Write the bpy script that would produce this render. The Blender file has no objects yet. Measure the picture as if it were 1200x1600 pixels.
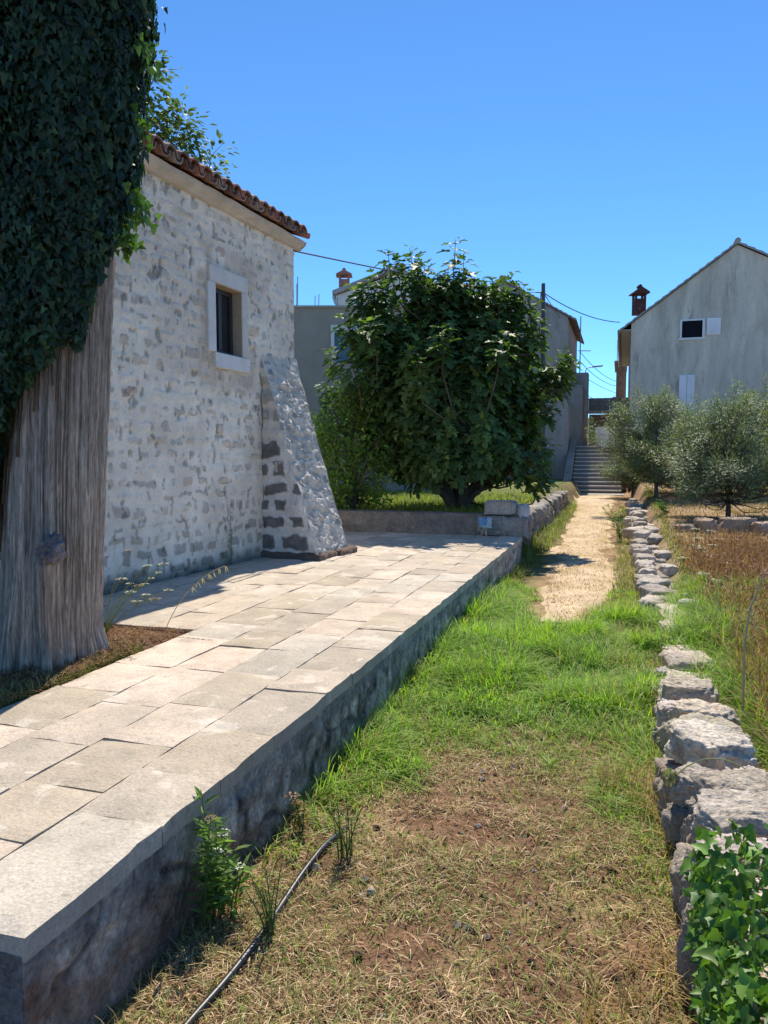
import bpy, math
import numpy as np
from mathutils import Vector

# ------------------------------------------------------------------ camera, world, sun, exposure
scene = bpy.context.scene
F_PX, HOR = 1170.0, 715.0                       # focal length in photo pixels, horizon row
CAM_Z = 1.6
PITCH = math.atan((800 - HOR) / F_PX)
cam_d = bpy.data.cameras.new('camera'); cam = bpy.data.objects.new('camera', cam_d)
scene.collection.objects.link(cam); scene.camera = cam
cam.location = (0, 0, CAM_Z); cam.rotation_euler = (math.pi / 2 - PITCH, 0, 0)
cam_d.sensor_fit = 'VERTICAL'; cam_d.sensor_height = 36; cam_d.lens = 36 * F_PX / 1600
cam_d.clip_start = 0.05; cam_d.clip_end = 3000

SUN_EL, SUN_AZ = math.radians(53), math.radians(9)
world = bpy.data.worlds.new('World'); scene.world = world; world.use_nodes = True
wn = world.node_tree.nodes; wl = world.node_tree.links
sky = wn.new('ShaderNodeTexSky'); sky.sky_type = 'NISHITA'; sky.sun_disc = False
sky.sun_elevation = SUN_EL; sky.sun_rotation = SUN_AZ
sky.air_density = 0.62; sky.dust_density = 0.0; sky.ozone_density = 8.0; sky.altitude = 0
tint = wn.new('ShaderNodeVectorMath'); tint.operation = 'MULTIPLY'; tint.inputs[1].default_value = (.59, .84, .90)
wl.new(sky.outputs[0], tint.inputs[0]); wl.new(tint.outputs[0], wn['Background'].inputs[0]); wn['Background'].inputs[1].default_value = 0.15
sl = bpy.data.lights.new('sun', 'SUN'); sun = bpy.data.objects.new('sun', sl); scene.collection.objects.link(sun)
sl.energy = 3.7; sl.angle = math.radians(0.5); sl.color = (1.0, 0.92, 0.79)
SDIR = Vector((math.sin(SUN_AZ) * math.cos(SUN_EL), math.cos(SUN_AZ) * math.cos(SUN_EL), math.sin(SUN_EL)))
sun.rotation_euler = SDIR.to_track_quat('Z', 'Y').to_euler(); sun.location = (0, 0, 20)
scene.view_settings.view_transform = 'Standard'; scene.view_settings.look = 'None'
scene.view_settings.exposure = 0.76; scene.view_settings.gamma = 1
try:
    scene.cycles.max_bounces = 6; scene.cycles.diffuse_bounces = 4; scene.cycles.transparent_max_bounces = 4
except Exception:
    pass

# ------------------------------------------------------------------ numeric helpers
R = np.random.default_rng(7)
A = np.array
SF = lambda a, b, x: (lambda t: t * t * (3 - 2 * t))(np.clip((np.asarray(x, float) - a) / (b - a), 0, 1))

def _h(i, j, k, s):
    n = (i.astype(np.int64) * 374761393 + j.astype(np.int64) * 668265263 + k.astype(np.int64) * 1274126177 + s * 974634121) & 0xffffffff
    n = ((n ^ (n >> 13)) * 1274126177) & 0xffffffff
    n = ((n ^ (n >> 16)) * 2246822519) & 0xffffffff
    return ((n ^ (n >> 15)) & 0xffffff) / float(0xffffff)

def vn(x, y, z=0.0, s=0):
    x, y, z = np.broadcast_arrays(np.asarray(x, float), np.asarray(y, float), np.asarray(z, float))
    i, j, k = np.floor(x), np.floor(y), np.floor(z)
    fx, fy, fz = x - i, y - j, z - k
    fx, fy, fz = [f * f * (3 - 2 * f) for f in (fx, fy, fz)]
    r = 0
    for a in (0, 1):
        for b in (0, 1):
            for c in (0, 1):
                r = r + _h(i + a, j + b, k + c, s) * (fx if a else 1 - fx) * (fy if b else 1 - fy) * (fz if c else 1 - fz)
    return r

def fbm(x, y, z=0.0, o=4, s=0):
    r, a, t = 0, 1, 0
    for q in range(o):
        f = 2.03 ** q
        r = r + a * vn(np.asarray(x) * f, np.asarray(y) * f, np.asarray(z) * f, s + q); t += a; a *= .5
    return r / t

CU, SU = 0.9535, 0.3013                         # the lane's own axes: u across to the right, v along it
def uv(u, v, z=0.0):
    u, v = np.asarray(u, float), np.asarray(v, float)
    return np.stack(np.broadcast_arrays(CU * u + SU * v, -SU * u + CU * v, np.asarray(z, float)), -1)
def to_uv(x, y): return CU * x - SU * y, SU * x + CU * y
def ray(px, py):
    a, b = (px - 600) / F_PX, (800 - py) / F_PX
    cp, sp = math.cos(PITCH), math.sin(PITCH)
    return A([a, cp + b * sp, b * cp - sp])
def gnd(px, py, z=0.0):
    d = ray(px, py); t = (z - CAM_Z) / d[2]; return A([d[0] * t, d[1] * t, z])
def at(px, py, Y):
    d = ray(px, py); t = Y / d[1]; return A([d[0] * t, Y, CAM_Z + d[2] * t])
def unit(v):
    v = np.asarray(v, float); return v / np.maximum(np.linalg.norm(v, axis=-1, keepdims=True), 1e-9)

# ------------------------------------------------------------------ mesh helpers
COL = scene.collection
class MB:
    """collects shapes and links them as ONE mesh object"""
    def __init__(s): s.V, s.F, s.C, s.n = [], [], [], 0
    def add(s, V, F, col=(.5, .5, .5)):
        V = np.asarray(V, float).reshape(-1, 3)
        c = np.asarray(col, float)
        if c.ndim == 1: c = np.tile(c[:3], (len(V), 1))
        s.V.append(V); s.C.append(c[:, :3])
        for f in (F if isinstance(F, list) else [F]):
            s.F.append(np.asarray(f, np.int64) + s.n)
        s.n += len(V); return s
    def box(s, o, ax, ay, az, col=(.5, .5, .5), bev=0.0):
        o, ax, ay, az = [np.asarray(q, float) for q in (o, ax, ay, az)]
        if bev <= 0:
            V = [o + ax * i + ay * j + az * k for k in (0, 1) for j in (0, 1) for i in (0, 1)]
            F = [[0, 2, 3, 1], [4, 5, 7, 6], [0, 1, 5, 4], [2, 6, 7, 3], [0, 4, 6, 2], [1, 3, 7, 5]]
            return s.add(V, A(F), col)
        L = [np.linalg.norm(q) for q in (ax, ay, az)]; E = [q / l for q, l in zip((ax, ay, az), L)]
        V, F = [], []
        idx = {}
        for sx in (0, 1):
            for sy in (0, 1):
                for sz in (0, 1):
                    for d in range(3):
                        p = o.copy()
                        for e, (l, sg) in enumerate(zip(L, (sx, sy, sz))):
                            off = 0 if e == d else bev
                            p = p + E[e] * (off if sg == 0 else l - off)
                        idx[(sx, sy, sz, d)] = len(V); V.append(p)
        for d in range(3):
            for sg in (0, 1):
                q = []
                for (a, b) in ((0, 0), (1, 0), (1, 1), (0, 1)):
                    t = [a, b]; t.insert(d, sg); q.append(idx[tuple(t) + (d,)])
                F.append(q if sg else q[::-1])
        for d in range(3):
            e, f = [q for q in range(3) if q != d]
            for a in (0, 1):
                for b in (0, 1):
                    def key(t, w):
                        k = [0, 0, 0]; k[d] = t; k[e] = a; k[f] = b; return idx[tuple(k) + (w,)]
                    F.append([key(0, e), key(1, e), key(1, f), key(0, f)])
        T = [[idx[(a, b, c, 0)], idx[(a, b, c, 1)], idx[(a, b, c, 2)]] for a in (0, 1) for b in (0, 1) for c in (0, 1)]
        return s.add(V, [A(F), A(T)], col)
    def ubox(s, u0, u1, v0, v1, z0, z1, col=(.5, .5, .5), bev=0.0):
        return s.box(uv(u0, v0, z0), uv(u1, v0, z0) - uv(u0, v0, z0), uv(u0, v1, z0) - uv(u0, v0, z0), A([0, 0, z1 - z0]), col, bev)
    def tube(s, P, r, n=6, col=(.5, .5, .5)):
        P = np.asarray(P, float); m = len(P); r = np.broadcast_to(np.asarray(r, float), (m,))
        T = unit(np.gradient(P, axis=0)); ref = A([0, 0, 1.]) if abs(T[:, 2]).mean() < .8 else A([1., 0, 0])
        X = unit(np.cross(T, ref)); Y = np.cross(T, X)
        a = np.arange(n) * 2 * np.pi / n
        V = P[:, None] + r[:, None, None] * (np.cos(a)[None, :, None] * X[:, None] + np.sin(a)[None, :, None] * Y[:, None])
        i = np.arange(m - 1)[:, None] * n; j = np.arange(n)[None]; k = (j + 1) % n
        F = np.stack([i + j, i + k, i + n + k, i + n + j], -1).reshape(-1, 4)
        c = np.asarray(col, float)
        if c.ndim == 2: c = np.repeat(c, n, 0)
        caps = [A([list(range(n))[::-1], [(m - 1) * n + q for q in range(n)]])]
        return s.add(V, [F] + caps, c)
    def grid(s, V, col=(.5, .5, .5), mask=None, flip=False):
        V = np.asarray(V, float); a, b = V.shape[:2]
        i = np.arange(a - 1)[:, None] * b; j = np.arange(b - 1)[None]
        F = np.stack([i + j, i + j + 1, i + b + j + 1, i + b + j], -1)
        if flip: F = F[..., ::-1]
        F = F[mask] if mask is not None else F.reshape(-1, 4)
        c = np.asarray(col, float)
        return s.add(V.reshape(-1, 3), F, c.reshape(-1, 3) if c.ndim == 3 else c)
    def prism(s, poly, ext, col=(.5, .5, .5)):
        P = np.asarray(poly, float); n = len(P); ext = np.asarray(ext, float)
        V = np.concatenate([P, P + ext]); i = np.arange(n); j = (i + 1) % n
        return s.add(V, [np.stack([i, j, j + n, i + n], -1), A([list(range(n))[::-1], list(range(n, 2 * n))])], col)
    def build(s, name, mat, parent=None, smooth=False, origin=True):
        V = np.concatenate(s.V); C = np.concatenate(s.C)
        loc = np.zeros(3)
        if parent is not None:
            p = parent
            while p is not None: loc = loc + A(p.location); p = p.parent
        elif origin: loc = A([(V[:, 0].min() + V[:, 0].max()) / 2, (V[:, 1].min() + V[:, 1].max()) / 2, V[:, 2].min()])
        me = bpy.data.meshes.new(name)
        Fl = np.concatenate([f.reshape(-1) for f in s.F]).astype(np.int32)
        tot = np.concatenate([np.full(len(f), f.shape[1]) for f in s.F])
        st = np.concatenate([[0], np.cumsum(tot)[:-1]]).astype(np.int32)
        me.vertices.add(len(V)); me.vertices.foreach_set('co', (V - loc).astype(np.float32).ravel())
        me.loops.add(len(Fl)); me.loops.foreach_set('vertex_index', Fl)
        me.polygons.add(len(st)); me.polygons.foreach_set('loop_start', st)
        me.polygons.foreach_set('use_smooth', np.full(len(st), smooth))
        me.update(calc_edges=True); me.validate()
        ca = me.color_attributes.new('col', 'FLOAT_COLOR', 'POINT')
        ca.data.foreach_set('color', np.concatenate([C, np.ones((len(C), 1))], 1).astype(np.float32).ravel())
        me.materials.append(mat)
        o = bpy.data.objects.new(name, me); COL.objects.link(o)
        if parent is not None: o.parent = parent
        else: o.location = loc
        return o

def tag(o, label=None, cat=None, group=None, kind=None):
    for k, v in (('label', label), ('category', cat), ('group', group), ('kind', kind)):
        if v: o[k] = v
    return o
def thing(name, loc, label, cat, group=None):
    o = bpy.data.objects.new(name, None); o.empty_display_size = .2; COL.objects.link(o)
    o.location = tuple(float(q) for q in loc); return tag(o, label, cat, group)

def scatter(mb, T, TF, pos, fwd, nrm, size, col, wid=None):
    """copies of a leaf outline: T is x across, y along, z out"""
    pos = np.asarray(pos, float); n = len(pos)
    y = unit(fwd); x = unit(np.cross(y, nrm)); z = np.cross(x, y)
    size = np.broadcast_to(np.asarray(size, float), (n,)); wid = size if wid is None else np.broadcast_to(wid, (n,))
    V = pos[:, None] + (T[None, :, 0, None] * wid[:, None, None]) * x[:, None] + size[:, None, None] * (T[None, :, 1, None] * y[:, None] + T[None, :, 2, None] * z[:, None])
    k = len(T); off = np.arange(n)[:, None, None] * k
    Fs = [(np.asarray(f)[None] + off).reshape(-1, np.asarray(f).shape[1]) for f in TF]
    c = np.asarray(col, float)
    c = np.tile(c, (n, 1)) if c.ndim == 1 else c
    mb.add(V.reshape(-1, 3), Fs, np.repeat(c, k, 0)); return mb

def outline(half, cz=.0, cup=.3, droop=.25):
    h = A(half, float); m = h[1:-1][::-1] * A([-1, 1]); P = np.concatenate([h, m])
    P = np.concatenate([[[0, .38]], P]); T = np.zeros((len(P), 3)); T[:, :2] = P
    T[:, 2] = cup * np.abs(P[:, 0]) - droop * P[:, 1] ** 2
    n = len(P) - 1; F = A([[0, 1 + i, 1 + (i + 1) % n] for i in range(n)])
    return T, [F]
FIG = outline([(0, 0), (.2, -.07), (.36, .08), (.34, .2), (.2, .27), (.42, .5), (.4, .66), (.17, .56), (.18, .86), (0, 1)], cup=.25, droop=.3)
IVY = outline([(0, 0), (.28, -.12), (.5, .12), (.3, .32), (.22, .66), (0, 1)], cup=.32, droop=.32)
LEAF = (A([[0, 0, 0], [.2, .3, .05], [.17, .65, .0], [0, 1, -.12], [-.17, .65, .0], [-.2, .3, .05], [0, .45, -.03]]), [A([[0, 1, 6], [1, 2, 6], [2, 3, 6], [3, 4, 6], [4, 5, 6], [5, 0, 6]])])
NEEDLE = (A([[0, 0, 0], [.5, .45, .03], [0, 1, 0], [-.5, .45, .03]]), [A([[0, 1, 2, 3]])])

def blades(mb, base, az, h, lean, w, col, tipcol=None):
    n = len(base); base = np.asarray(base, float)
    d = np.stack([np.cos(az), np.sin(az), 0 * az], -1); sd = np.stack([-np.sin(az), np.cos(az), 0 * az], -1)
    V = np.zeros((n, 7, 3)); C = np.zeros((n, 7, 3)); tipcol = col if tipcol is None else tipcol
    for q, t in enumerate((0, .38, .72, 1.0)):
        p = base + d * (lean * h * t ** 1.8)[:, None]
        p[:, 2] += h * np.sqrt(np.clip(1 - .0 * lean, .2, 1)) * (t - .42 * np.clip(lean, 0, 1.6) * t ** 2.4)
        ww = (w * (1, .85, .55, 0)[q])[:, None]
        cc = col * (1 - t) + tipcol * t
        if q < 3:
            V[:, 2 * q] = p - sd * ww / 2; V[:, 2 * q + 1] = p + sd * ww / 2; C[:, 2 * q] = C[:, 2 * q + 1] = cc
        else: V[:, 6] = p; C[:, 6] = cc
    o = np.arange(n)[:, None] * 7
    Q = np.concatenate([o + A([[0, 1, 3, 2]]), o + A([[2, 3, 5, 4]])]); T = o + A([[4, 5, 6]])
    mb.add(V.reshape(-1, 3), [Q, T], C.reshape(-1, 3)); return mb

def jcol(n, a, b, bright=.25):
    t = R.random((n, 1)); c = A(a) * (1 - t) + A(b) * t
    return c * (1 + bright * (R.random((n, 1)) * 2 - 1))

# ------------------------------------------------------------------ materials (procedural, albedo from the mesh's own colour attribute)
def mat(name, rough=.9, nscale=6, namp=.3, bump=.4, bscale=40, bdist=.01, stretch=(1, 1, 1), spec=.25, transl=0.0, detail=8, patch=None, fine=None):
    m = bpy.data.materials.new(name); m.use_nodes = True; N, L = m.node_tree.nodes, m.node_tree.links
    bs = N['Principled BSDF']; bs.inputs['Roughness'].default_value = rough
    bs.inputs['Specular IOR Level'].default_value = spec
    at_ = N.new('ShaderNodeAttribute'); at_.attribute_name = 'col'
    src = at_.outputs['Color']
    if namp > 0 or bump > 0:
        tc = N.new('ShaderNodeTexCoord'); mp = N.new('ShaderNodeMapping'); mp.inputs['Scale'].default_value = stretch
        L.new(tc.outputs['Object'], mp.inputs[0])
    def noise(sc, det=detail, dist=0.0):
        t = N.new('ShaderNodeTexNoise'); t.inputs['Scale'].default_value = sc; t.inputs['Detail'].default_value = det
        t.inputs['Roughness'].default_value = .62; t.inputs['Distortion'].default_value = dist; L.new(mp.outputs[0], t.inputs['Vector']); return t
    def mul(col, fac_socket, lo, hi, f0=.3, f1=.7):
        r = N.new('ShaderNodeMapRange'); r.inputs[1].default_value = f0; r.inputs[2].default_value = f1
        r.inputs[3].default_value = lo; r.inputs[4].default_value = hi; L.new(fac_socket, r.inputs[0])
        x = N.new('ShaderNodeVectorMath'); x.operation = 'SCALE'; L.new(col, x.inputs[0]); L.new(r.outputs[0], x.inputs['Scale']); return x.outputs[0]
    if namp > 0:
        src = mul(src, noise(nscale).outputs[0], 1 - namp, 1 + namp)
        if fine: src = mul(src, noise(fine[0], 4).outputs[0], 1 - fine[1], 1 + fine[1])
    for (sc, col2, lo, hi, amt) in (patch or []):
        t = noise(sc, 10, .6); r = N.new('ShaderNodeMapRange'); r.inputs[1].default_value = lo; r.inputs[2].default_value = hi
        r.inputs[3].default_value = 0; r.inputs[4].default_value = amt; L.new(t.outputs[0], r.inputs[0])
        x = N.new('ShaderNodeMix'); x.data_type = 'RGBA'; L.new(r.outputs[0], x.inputs['Factor']); L.new(src, x.inputs['A']); x.inputs['B'].default_value = tuple(col2) + (1,)
        src = x.outputs['Result']
    L.new(src, bs.inputs['Base Color'])
    if bump > 0:
        b = N.new('ShaderNodeBump'); b.inputs['Strength'].default_value = bump; b.inputs['Distance'].default_value = bdist
        L.new(noise(bscale, 8).outputs[0], b.inputs['Height']); L.new(b.outputs[0], bs.inputs['Normal'])
    if transl > 0:
        tr = N.new('ShaderNodeBsdfTranslucent'); mx = N.new('ShaderNodeMixShader'); mx.inputs[0].default_value = transl
        g = N.new('ShaderNodeMix'); g.data_type = 'RGBA'; g.blend_type = 'MULTIPLY'; g.inputs['Factor'].default_value = 1
        L.new(src, g.inputs['A']); g.inputs['B'].default_value = (1.5, 1.7, .6, 1); L.new(g.outputs['Result'], tr.inputs[0])
        L.new(bs.outputs[0], mx.inputs[1]); L.new(tr.outputs[0], mx.inputs[2])
        L.new(mx.outputs[0], N['Material Output'].inputs[0])
    return m

M_GROUND = mat('soil_and_litter', .95, 9, .35, .9, 60, .02, fine=(70, .35), spec=.1)
M_PATH = mat('dry_path', .95, 3, .18, .7, 45, .012, fine=(50, .25), spec=.1)
M_PAVE = mat('paving_stone', .85, 5, .14, .8, 70, .008, spec=.2, fine=(90, .2),
             patch=[(1.7, (.38, .33, .26), .5, .66, .4), (4.2, (.72, .63, .52), .57, .63, .6), (6.5, (.33, .285, .22), .56, .70, .55), (26, (.22, .19, .15), .58, .70, .5), (75, (.16, .14, .12), .64, .72, .5)])
M_RENDER = mat('old_render', .92, 4, .35, 1.0, 34, .035, fine=(50, .4), spec=.15,
               patch=[(3.2, (.34, .32, .30), .52, .72, .5), (2.3, (.34, .2, .14), .64, .74, .35), (6, (.09, .083, .078), .5, .74, .55), (30, (.05, .045, .04), .55, .7, .5), (55, (.42, .39, .36), .54, .68, .45), (14, (.40, .37, .34), .58, .68, .4)])
M_LIME = mat('limewashed_rubble', .92, 7, .12, .8, 55, .012, fine=(70, .12), spec=.15)
M_STONE = mat('limestone', .9, 7, .25, 1.0, 30, .035, fine=(60, .3), spec=.15,
              patch=[(4.5, (.34, .20, .13), .58, .70, .45), (9, (.22, .19, .16), .56, .72, .5), (24, (.07, .06, .05), .62, .72, .6)])
M_CUT = mat('cut_stone', .8, 6, .1, .35, 80, .004, fine=(50, .08))
M_STUCCO = mat('grey_stucco', .92, 1.6, .2, .3, 60, .006, fine=(30, .1), stretch=(1, 1, .22),
               patch=[(.9, (.20, .185, .15), .5, .7, .6), (2.4, (.13, .12, .10), .57, .72, .65), (6, (.16, .15, .13), .58, .75, .45)])
M_PLAIN = mat('plain_plaster', .9, 2, .1, .2, 50, .005)
M_TILE = mat('roof_tile', .85, 6, .3, .4, 60, .006, fine=(25, .25), patch=[(5, (.32, .28, .24), .55, .75, .45)])
M_BARK = mat('fibrous_bark', .9, 14, .18, 1.0, 40, .03, stretch=(1, 1, .16), fine=(70, .35), spec=.15)
M_WOOD = mat('grey_bark', .9, 10, .3, .8, 30, .02, stretch=(1, 1, .4), spec=.15)
M_LEAF = mat('glossy_leaf', .55, 0, 0, 0, spec=.3, transl=.3)
M_IVY = mat('ivy_leaf', .48, 0, 0, 0, spec=.35, transl=.25)
M_OLIVE = mat('olive_leaf', .55, 0, 0, 0, spec=.4, transl=.2)
M_GRASS = mat('grass_blade', .6, 0, 0, 0, spec=.3, transl=.4)
M_DRY = mat('dry_stalk', .8, 0, 0, 0, spec=.15, transl=.2)
M_PETAL = mat('petal', .7, 0, 0, 0, spec=.2, transl=.25)
M_METAL = mat('dull_metal', .5, 20, .1, 0, spec=.5)
M_HOSE = mat('black_plastic', .42, 30, .4, .1, 60, .002, spec=.6)
M_BAG = mat('thin_plastic', .35, 20, .05, .3, 30, .01, spec=.5, transl=.2)
M_GLASS = bpy.data.materials.new('window_glass'); M_GLASS.use_nodes = True
_b = M_GLASS.node_tree.nodes['Principled BSDF']; _b.inputs['Base Color'].default_value = (.015, .018, .022, 1)
_b.inputs['Roughness'].default_value = .04; _b.inputs['Specular IOR Level'].default_value = .8

# ------------------------------------------------------------------ the lie of the land
TE, TV0, TV1, TZ = -1.37, 1.41, 11.2, .43       # terrace edge u, near v, far v, top z
WL = .23                                        # left face of the dry stone wall
def land(u, v):
    u, v = np.asarray(u, float), np.asarray(v, float)
    right = .12 + .022 * np.clip(v - 5, 0, 30)
    left = np.where(v > 11.4, .58 + 0 * v, .2)
    left = left * SF(10.6, 11.6, v) + .2 * (1 - SF(10.6, 11.6, v))
    z = right * SF(.35, .75, u) + left * SF(-1.6, -1.95, u)
    up = 2.0 * SF(36.5, 38.5, v) + 0 * u
    return np.maximum(z, up)
def bumps(u, v):
    return .05 * (fbm(u * 1.6, v * 1.6, 0, 3, 11) - .5) + .022 * (fbm(u * 9, v * 9, 0, 3, 12) - .5)
def height(u, v):
    damp = 1 - .75 * SF(7, 9, v) * SF(-1.3, -1.1, u) * SF(.1, 0, u)
    return land(u, v) + bumps(u, v) * damp

def green_amount(u, v):
    n = fbm(u * 1.1, v * .9, 3, 3, 21); m = fbm(u * 3.5, v * 3.5, 5, 3, 22)
    lush = SF(3.1, 5.2, v + 1.5 * (n - .5) + .8 * (m - .5)) * SF(8.6, 7.4, v + 1.0 * (n - .5) + .9 * np.exp(-((u + .6) / .42) ** 2))
    ls = SF(-.8, -1.1, u + .35 * (m - .5)) * SF(1.9, 3.6, v) * .85
    rs = SF(-.25, .1, u + .6 * (m - .5)) * SF(2.0, 3.6, v) * SF(20, 9, v) * .75
    near = .28 * SF(.5, .68, m) * SF(-.9, .1, u + .5 * (n - .5)) + .12 * SF(.55, .7, n)
    return np.clip(np.maximum.reduce([lush, ls, rs, near]), 0, 1)

def axis_lines(parts):
    out = []
    for a, b, st in parts: out.append(np.arange(a, b - 1e-6, st))
    out.append([parts[-1][1]]); return np.concatenate(out)
gu = axis_lines([(-220, -40, 30), (-40, -8, 4), (-8, -1.8, .3), (-1.8, 1.0, .035), (1.0, 5, .16), (5, 20, 1), (20, 60, 5), (60, 220, 40)])
gv = axis_lines([(-40, -4, 6), (-4, .9, .4), (.9, 9, .035), (9, 15, .12), (15, 36, .35), (36, 40, .25), (40, 80, 4), (80, 400, 40)])
GU, GV = np.meshgrid(gu, gv, indexing='ij')
gz = height(GU, GV)
gc_n = fbm(GU * 2.2, GV * 2.2, 0, 4, 31)[..., None]; gc_m = fbm(GU * 7, GV * 7, 0, 4, 32)[..., None]
soil = A([.215, .118, .072]); straw = A([.40, .275, .15]); grn = A([.10, .14, .04])
gcol = soil + (straw - soil) * SF(.46, .72, .4 * gc_n + .6 * gc_m + .12 * SF(3, 7, GV)[..., None])
ga = green_amount(GU, GV)[..., None]
gcol = gcol * (1 - .55 * ga) + grn * .55 * ga
fld = (SF(.4, .9, GU) * SF(5, 7, GV))[..., None]
gcol = gcol * (1 - .7 * fld) + .7 * fld * (A([.36, .25, .15]) + (gc_n - .5) * .3)
gard = (SF(-1.9, -2.3, GU) * SF(11, 12, GV))[..., None]
gcol = gcol * (1 - gard) + gard * (A([.16, .18, .06]) + (gc_n - .5) * A([.3, .2, .1]))
g = MB().grid(np.stack([*np.moveaxis(uv(GU, GV, gz), -1, 0)], -1), np.clip(gcol, .02, .8), flip=True)
tag(g.build('ground', M_GROUND, smooth=True, origin=False), kind='structure')

# the trodden dirt path
pv = np.concatenate([np.arange(7.3, 14, .1), np.arange(14, 34.4, .3)])
pt = np.linspace(0, 1, 25)
PV, PT = np.meshgrid(pv, pt, indexing='ij')
pc = np.interp(PV, [7.3, 9, 14, 25, 34.4], [-.5, -.5, -.62, -.85, -1.0]); pw = np.interp(PV, [7.3, 8.2, 9.5, 14, 25, 34.4], [.12, .3, .42, .47, .56, .8])
edge = (fbm(PV * 2.2, PT * 0 + np.where(PT < .5, 0, 9), 0, 4, 41) - .5) * .5
PU = pc + (PT * 2 - 1) * (pw + edge * np.abs(PT * 2 - 1))
pz = height(PU, PV) + .018 - .024 * np.abs(PT * 2 - 1) ** 6
pn = fbm(PU * 4, PV * 4, 0, 4, 42)[..., None]
pcol = A([.60, .455, .30]) * (.8 + .4 * pn) ; gr = SF(.55, .75, fbm(PU * 3, PV * 1.5, 0, 4, 43) + .25 * np.abs(PT * 2 - 1) ** 3 - .05)[..., None]
pcol = pcol * (1 - .5 * gr) + .5 * gr * A([.40, .29, .12])
tag(MB().grid(uv(PU, PV, pz), pcol, flip=True).build('dirt_path', M_PATH, smooth=True, origin=False), kind='structure')

# ------------------------------------------------------------------ terrace paving
BU, BV0, BV1 = -2.75, 2.0, 4.42                 # bed round the old tree
def slab(mb, u0, u1, v0, v1, col, zt, th=.07):
    g_ = .0022
    nu, nv = max(2, int((u1 - u0) / .05)), max(2, int((v1 - v0) / .05))
    a, b = np.linspace(u0 + g_, u1 - g_, nu), np.linspace(v0 + g_, v1 - g_, nv)
    U, V = np.meshgrid(a, b, indexing='ij')
    sd = int(R.integers(1000))
    jit = lambda k: (vn(U * 9, V * 9, k, sd) - .5) * .011
    e = np.zeros_like(U); e[0] = e[-1] = 1; e[:, 0] = e[:, -1] = 1
    Uj, Vj = U + jit(1), V + jit(2)
    Uj = np.clip(Uj, -99, TE + .004)
    if u1 > TE - .01: Uj[-1] -= .006 * SF(.75, .92, vn(V[-1] * 14, 0 * V[-1], 5, 9)) + .003 * (vn(V[-1] * 30, 0 * V[-1], 6, 9) - .5)
    tilt = (R.random(2) - .5) * .006
    Z = zt + tilt[0] * (U - (u0 + u1) / 2) + tilt[1] * (V - (v0 + v1) / 2) + (vn(U * 5, V * 5, 3, sd) - .5) * .008 - .005 * e - .005 * SF(.72, .9, vn(U * 11, V * 11, 7, sd)) * e
    c = col * (1 + .25 * (fbm(U * 3, V * 3, 0, 3, sd) - .5))[..., None]
    mb.grid(uv(Uj, Vj, Z), c, flip=True)
    ring = [(i, 0) for i in range(nu)] + [(nu - 1, j) for j in range(1, nv)] + [(i, nv - 1) for i in range(nu - 2, -1, -1)] + [(0, j) for j in range(nv - 2, 0, -1)]
    top = A([uv(Uj[i, j], Vj[i, j], Z[i, j]) for i, j in ring]); bot = top.copy(); bot[:, 2] = zt - th
    n = len(ring); i = np.arange(n); j = (i + 1) % n
    mb.add(np.concatenate([top, bot]), np.stack([i, i + n, j + n, j], -1), col * .8)
pave = MB()
ub = [TE, -1.71, -2.05, -2.38, BU, -3.12, -3.46, -3.85, -4.2, -4.6, -5.0, -5.4, -5.9, -6.5]
tones = A([[.56, .455, .35], [.58, .485, .38], [.48, .405, .315], [.62, .50, .385], [.53, .465, .375], [.49, .405, .30]])
for k in range(len(ub) - 1):
    u1, u0 = ub[k], ub[k + 1]
    stops = [TV0 + .0, TV1] if u0 > BU - .01 else [TV0, BV0, BV1, TV1]
    for a, b in zip(stops[:-1], stops[1:]):
        if u0 < BU - .01 and a == BV0: continue
        v = a
        while v < b - .01:
            ln = R.uniform(.36, .72); e = b if b - v - ln < .28 else v + ln
            c = tones[R.integers(len(tones))] * R.uniform(.9, 1.1)
            mu, mv = (u0 + u1) / 2, (v + e) / 2
            if 2.4 < mv < 4.3 and -2.8 < mu < -1.9 and R.random() < .6: c = A([.68, .54, .42]) * R.uniform(.92, 1.05)
            slab(pave, u0, u1, v, e, c, TZ + R.uniform(-.003, .003)); v = e
base = MB()
for (a0, a1, b0, b1) in ((-6.5, TE - .04, TV0 + .03, BV0 - .02), (BU + .02, TE - .04, BV0 - .02, BV1 + .02), (-6.5, TE - .04, BV1 + .02, TV1)):
    pave.ubox(a0, a1, b0, b1, .1, TZ - .0135, (.30, .25, .195))
tag(pave.build('terrace_paving', M_PAVE, origin=False), kind='structure')

# planting bed soil with needles and litter
bu, bv = np.meshgrid(np.linspace(-6.4, BU + .03, 60), np.linspace(BV0 - .03, BV1 + .03, 60), indexing='ij')
bz = TZ - .035 + .06 * (fbm(bu * 3, bv * 3, 0, 4, 51) - .4) + .05 * np.exp(-(((bu + 3.14) ** 2 + (bv - 3.52) ** 2) / .35))
bz = np.where((bu > BU - .04) | (bv > BV1 - .04) , TZ - .03, bz)
bc = A([.17, .10, .065]) * (.6 + .8 * fbm(bu * 8, bv * 8, 0, 3, 52))[..., None]
tag(MB().grid(uv(bu, bv, bz), bc, flip=True).build('bed_soil', M_GROUND, smooth=True, origin=False), kind='structure')

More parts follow.
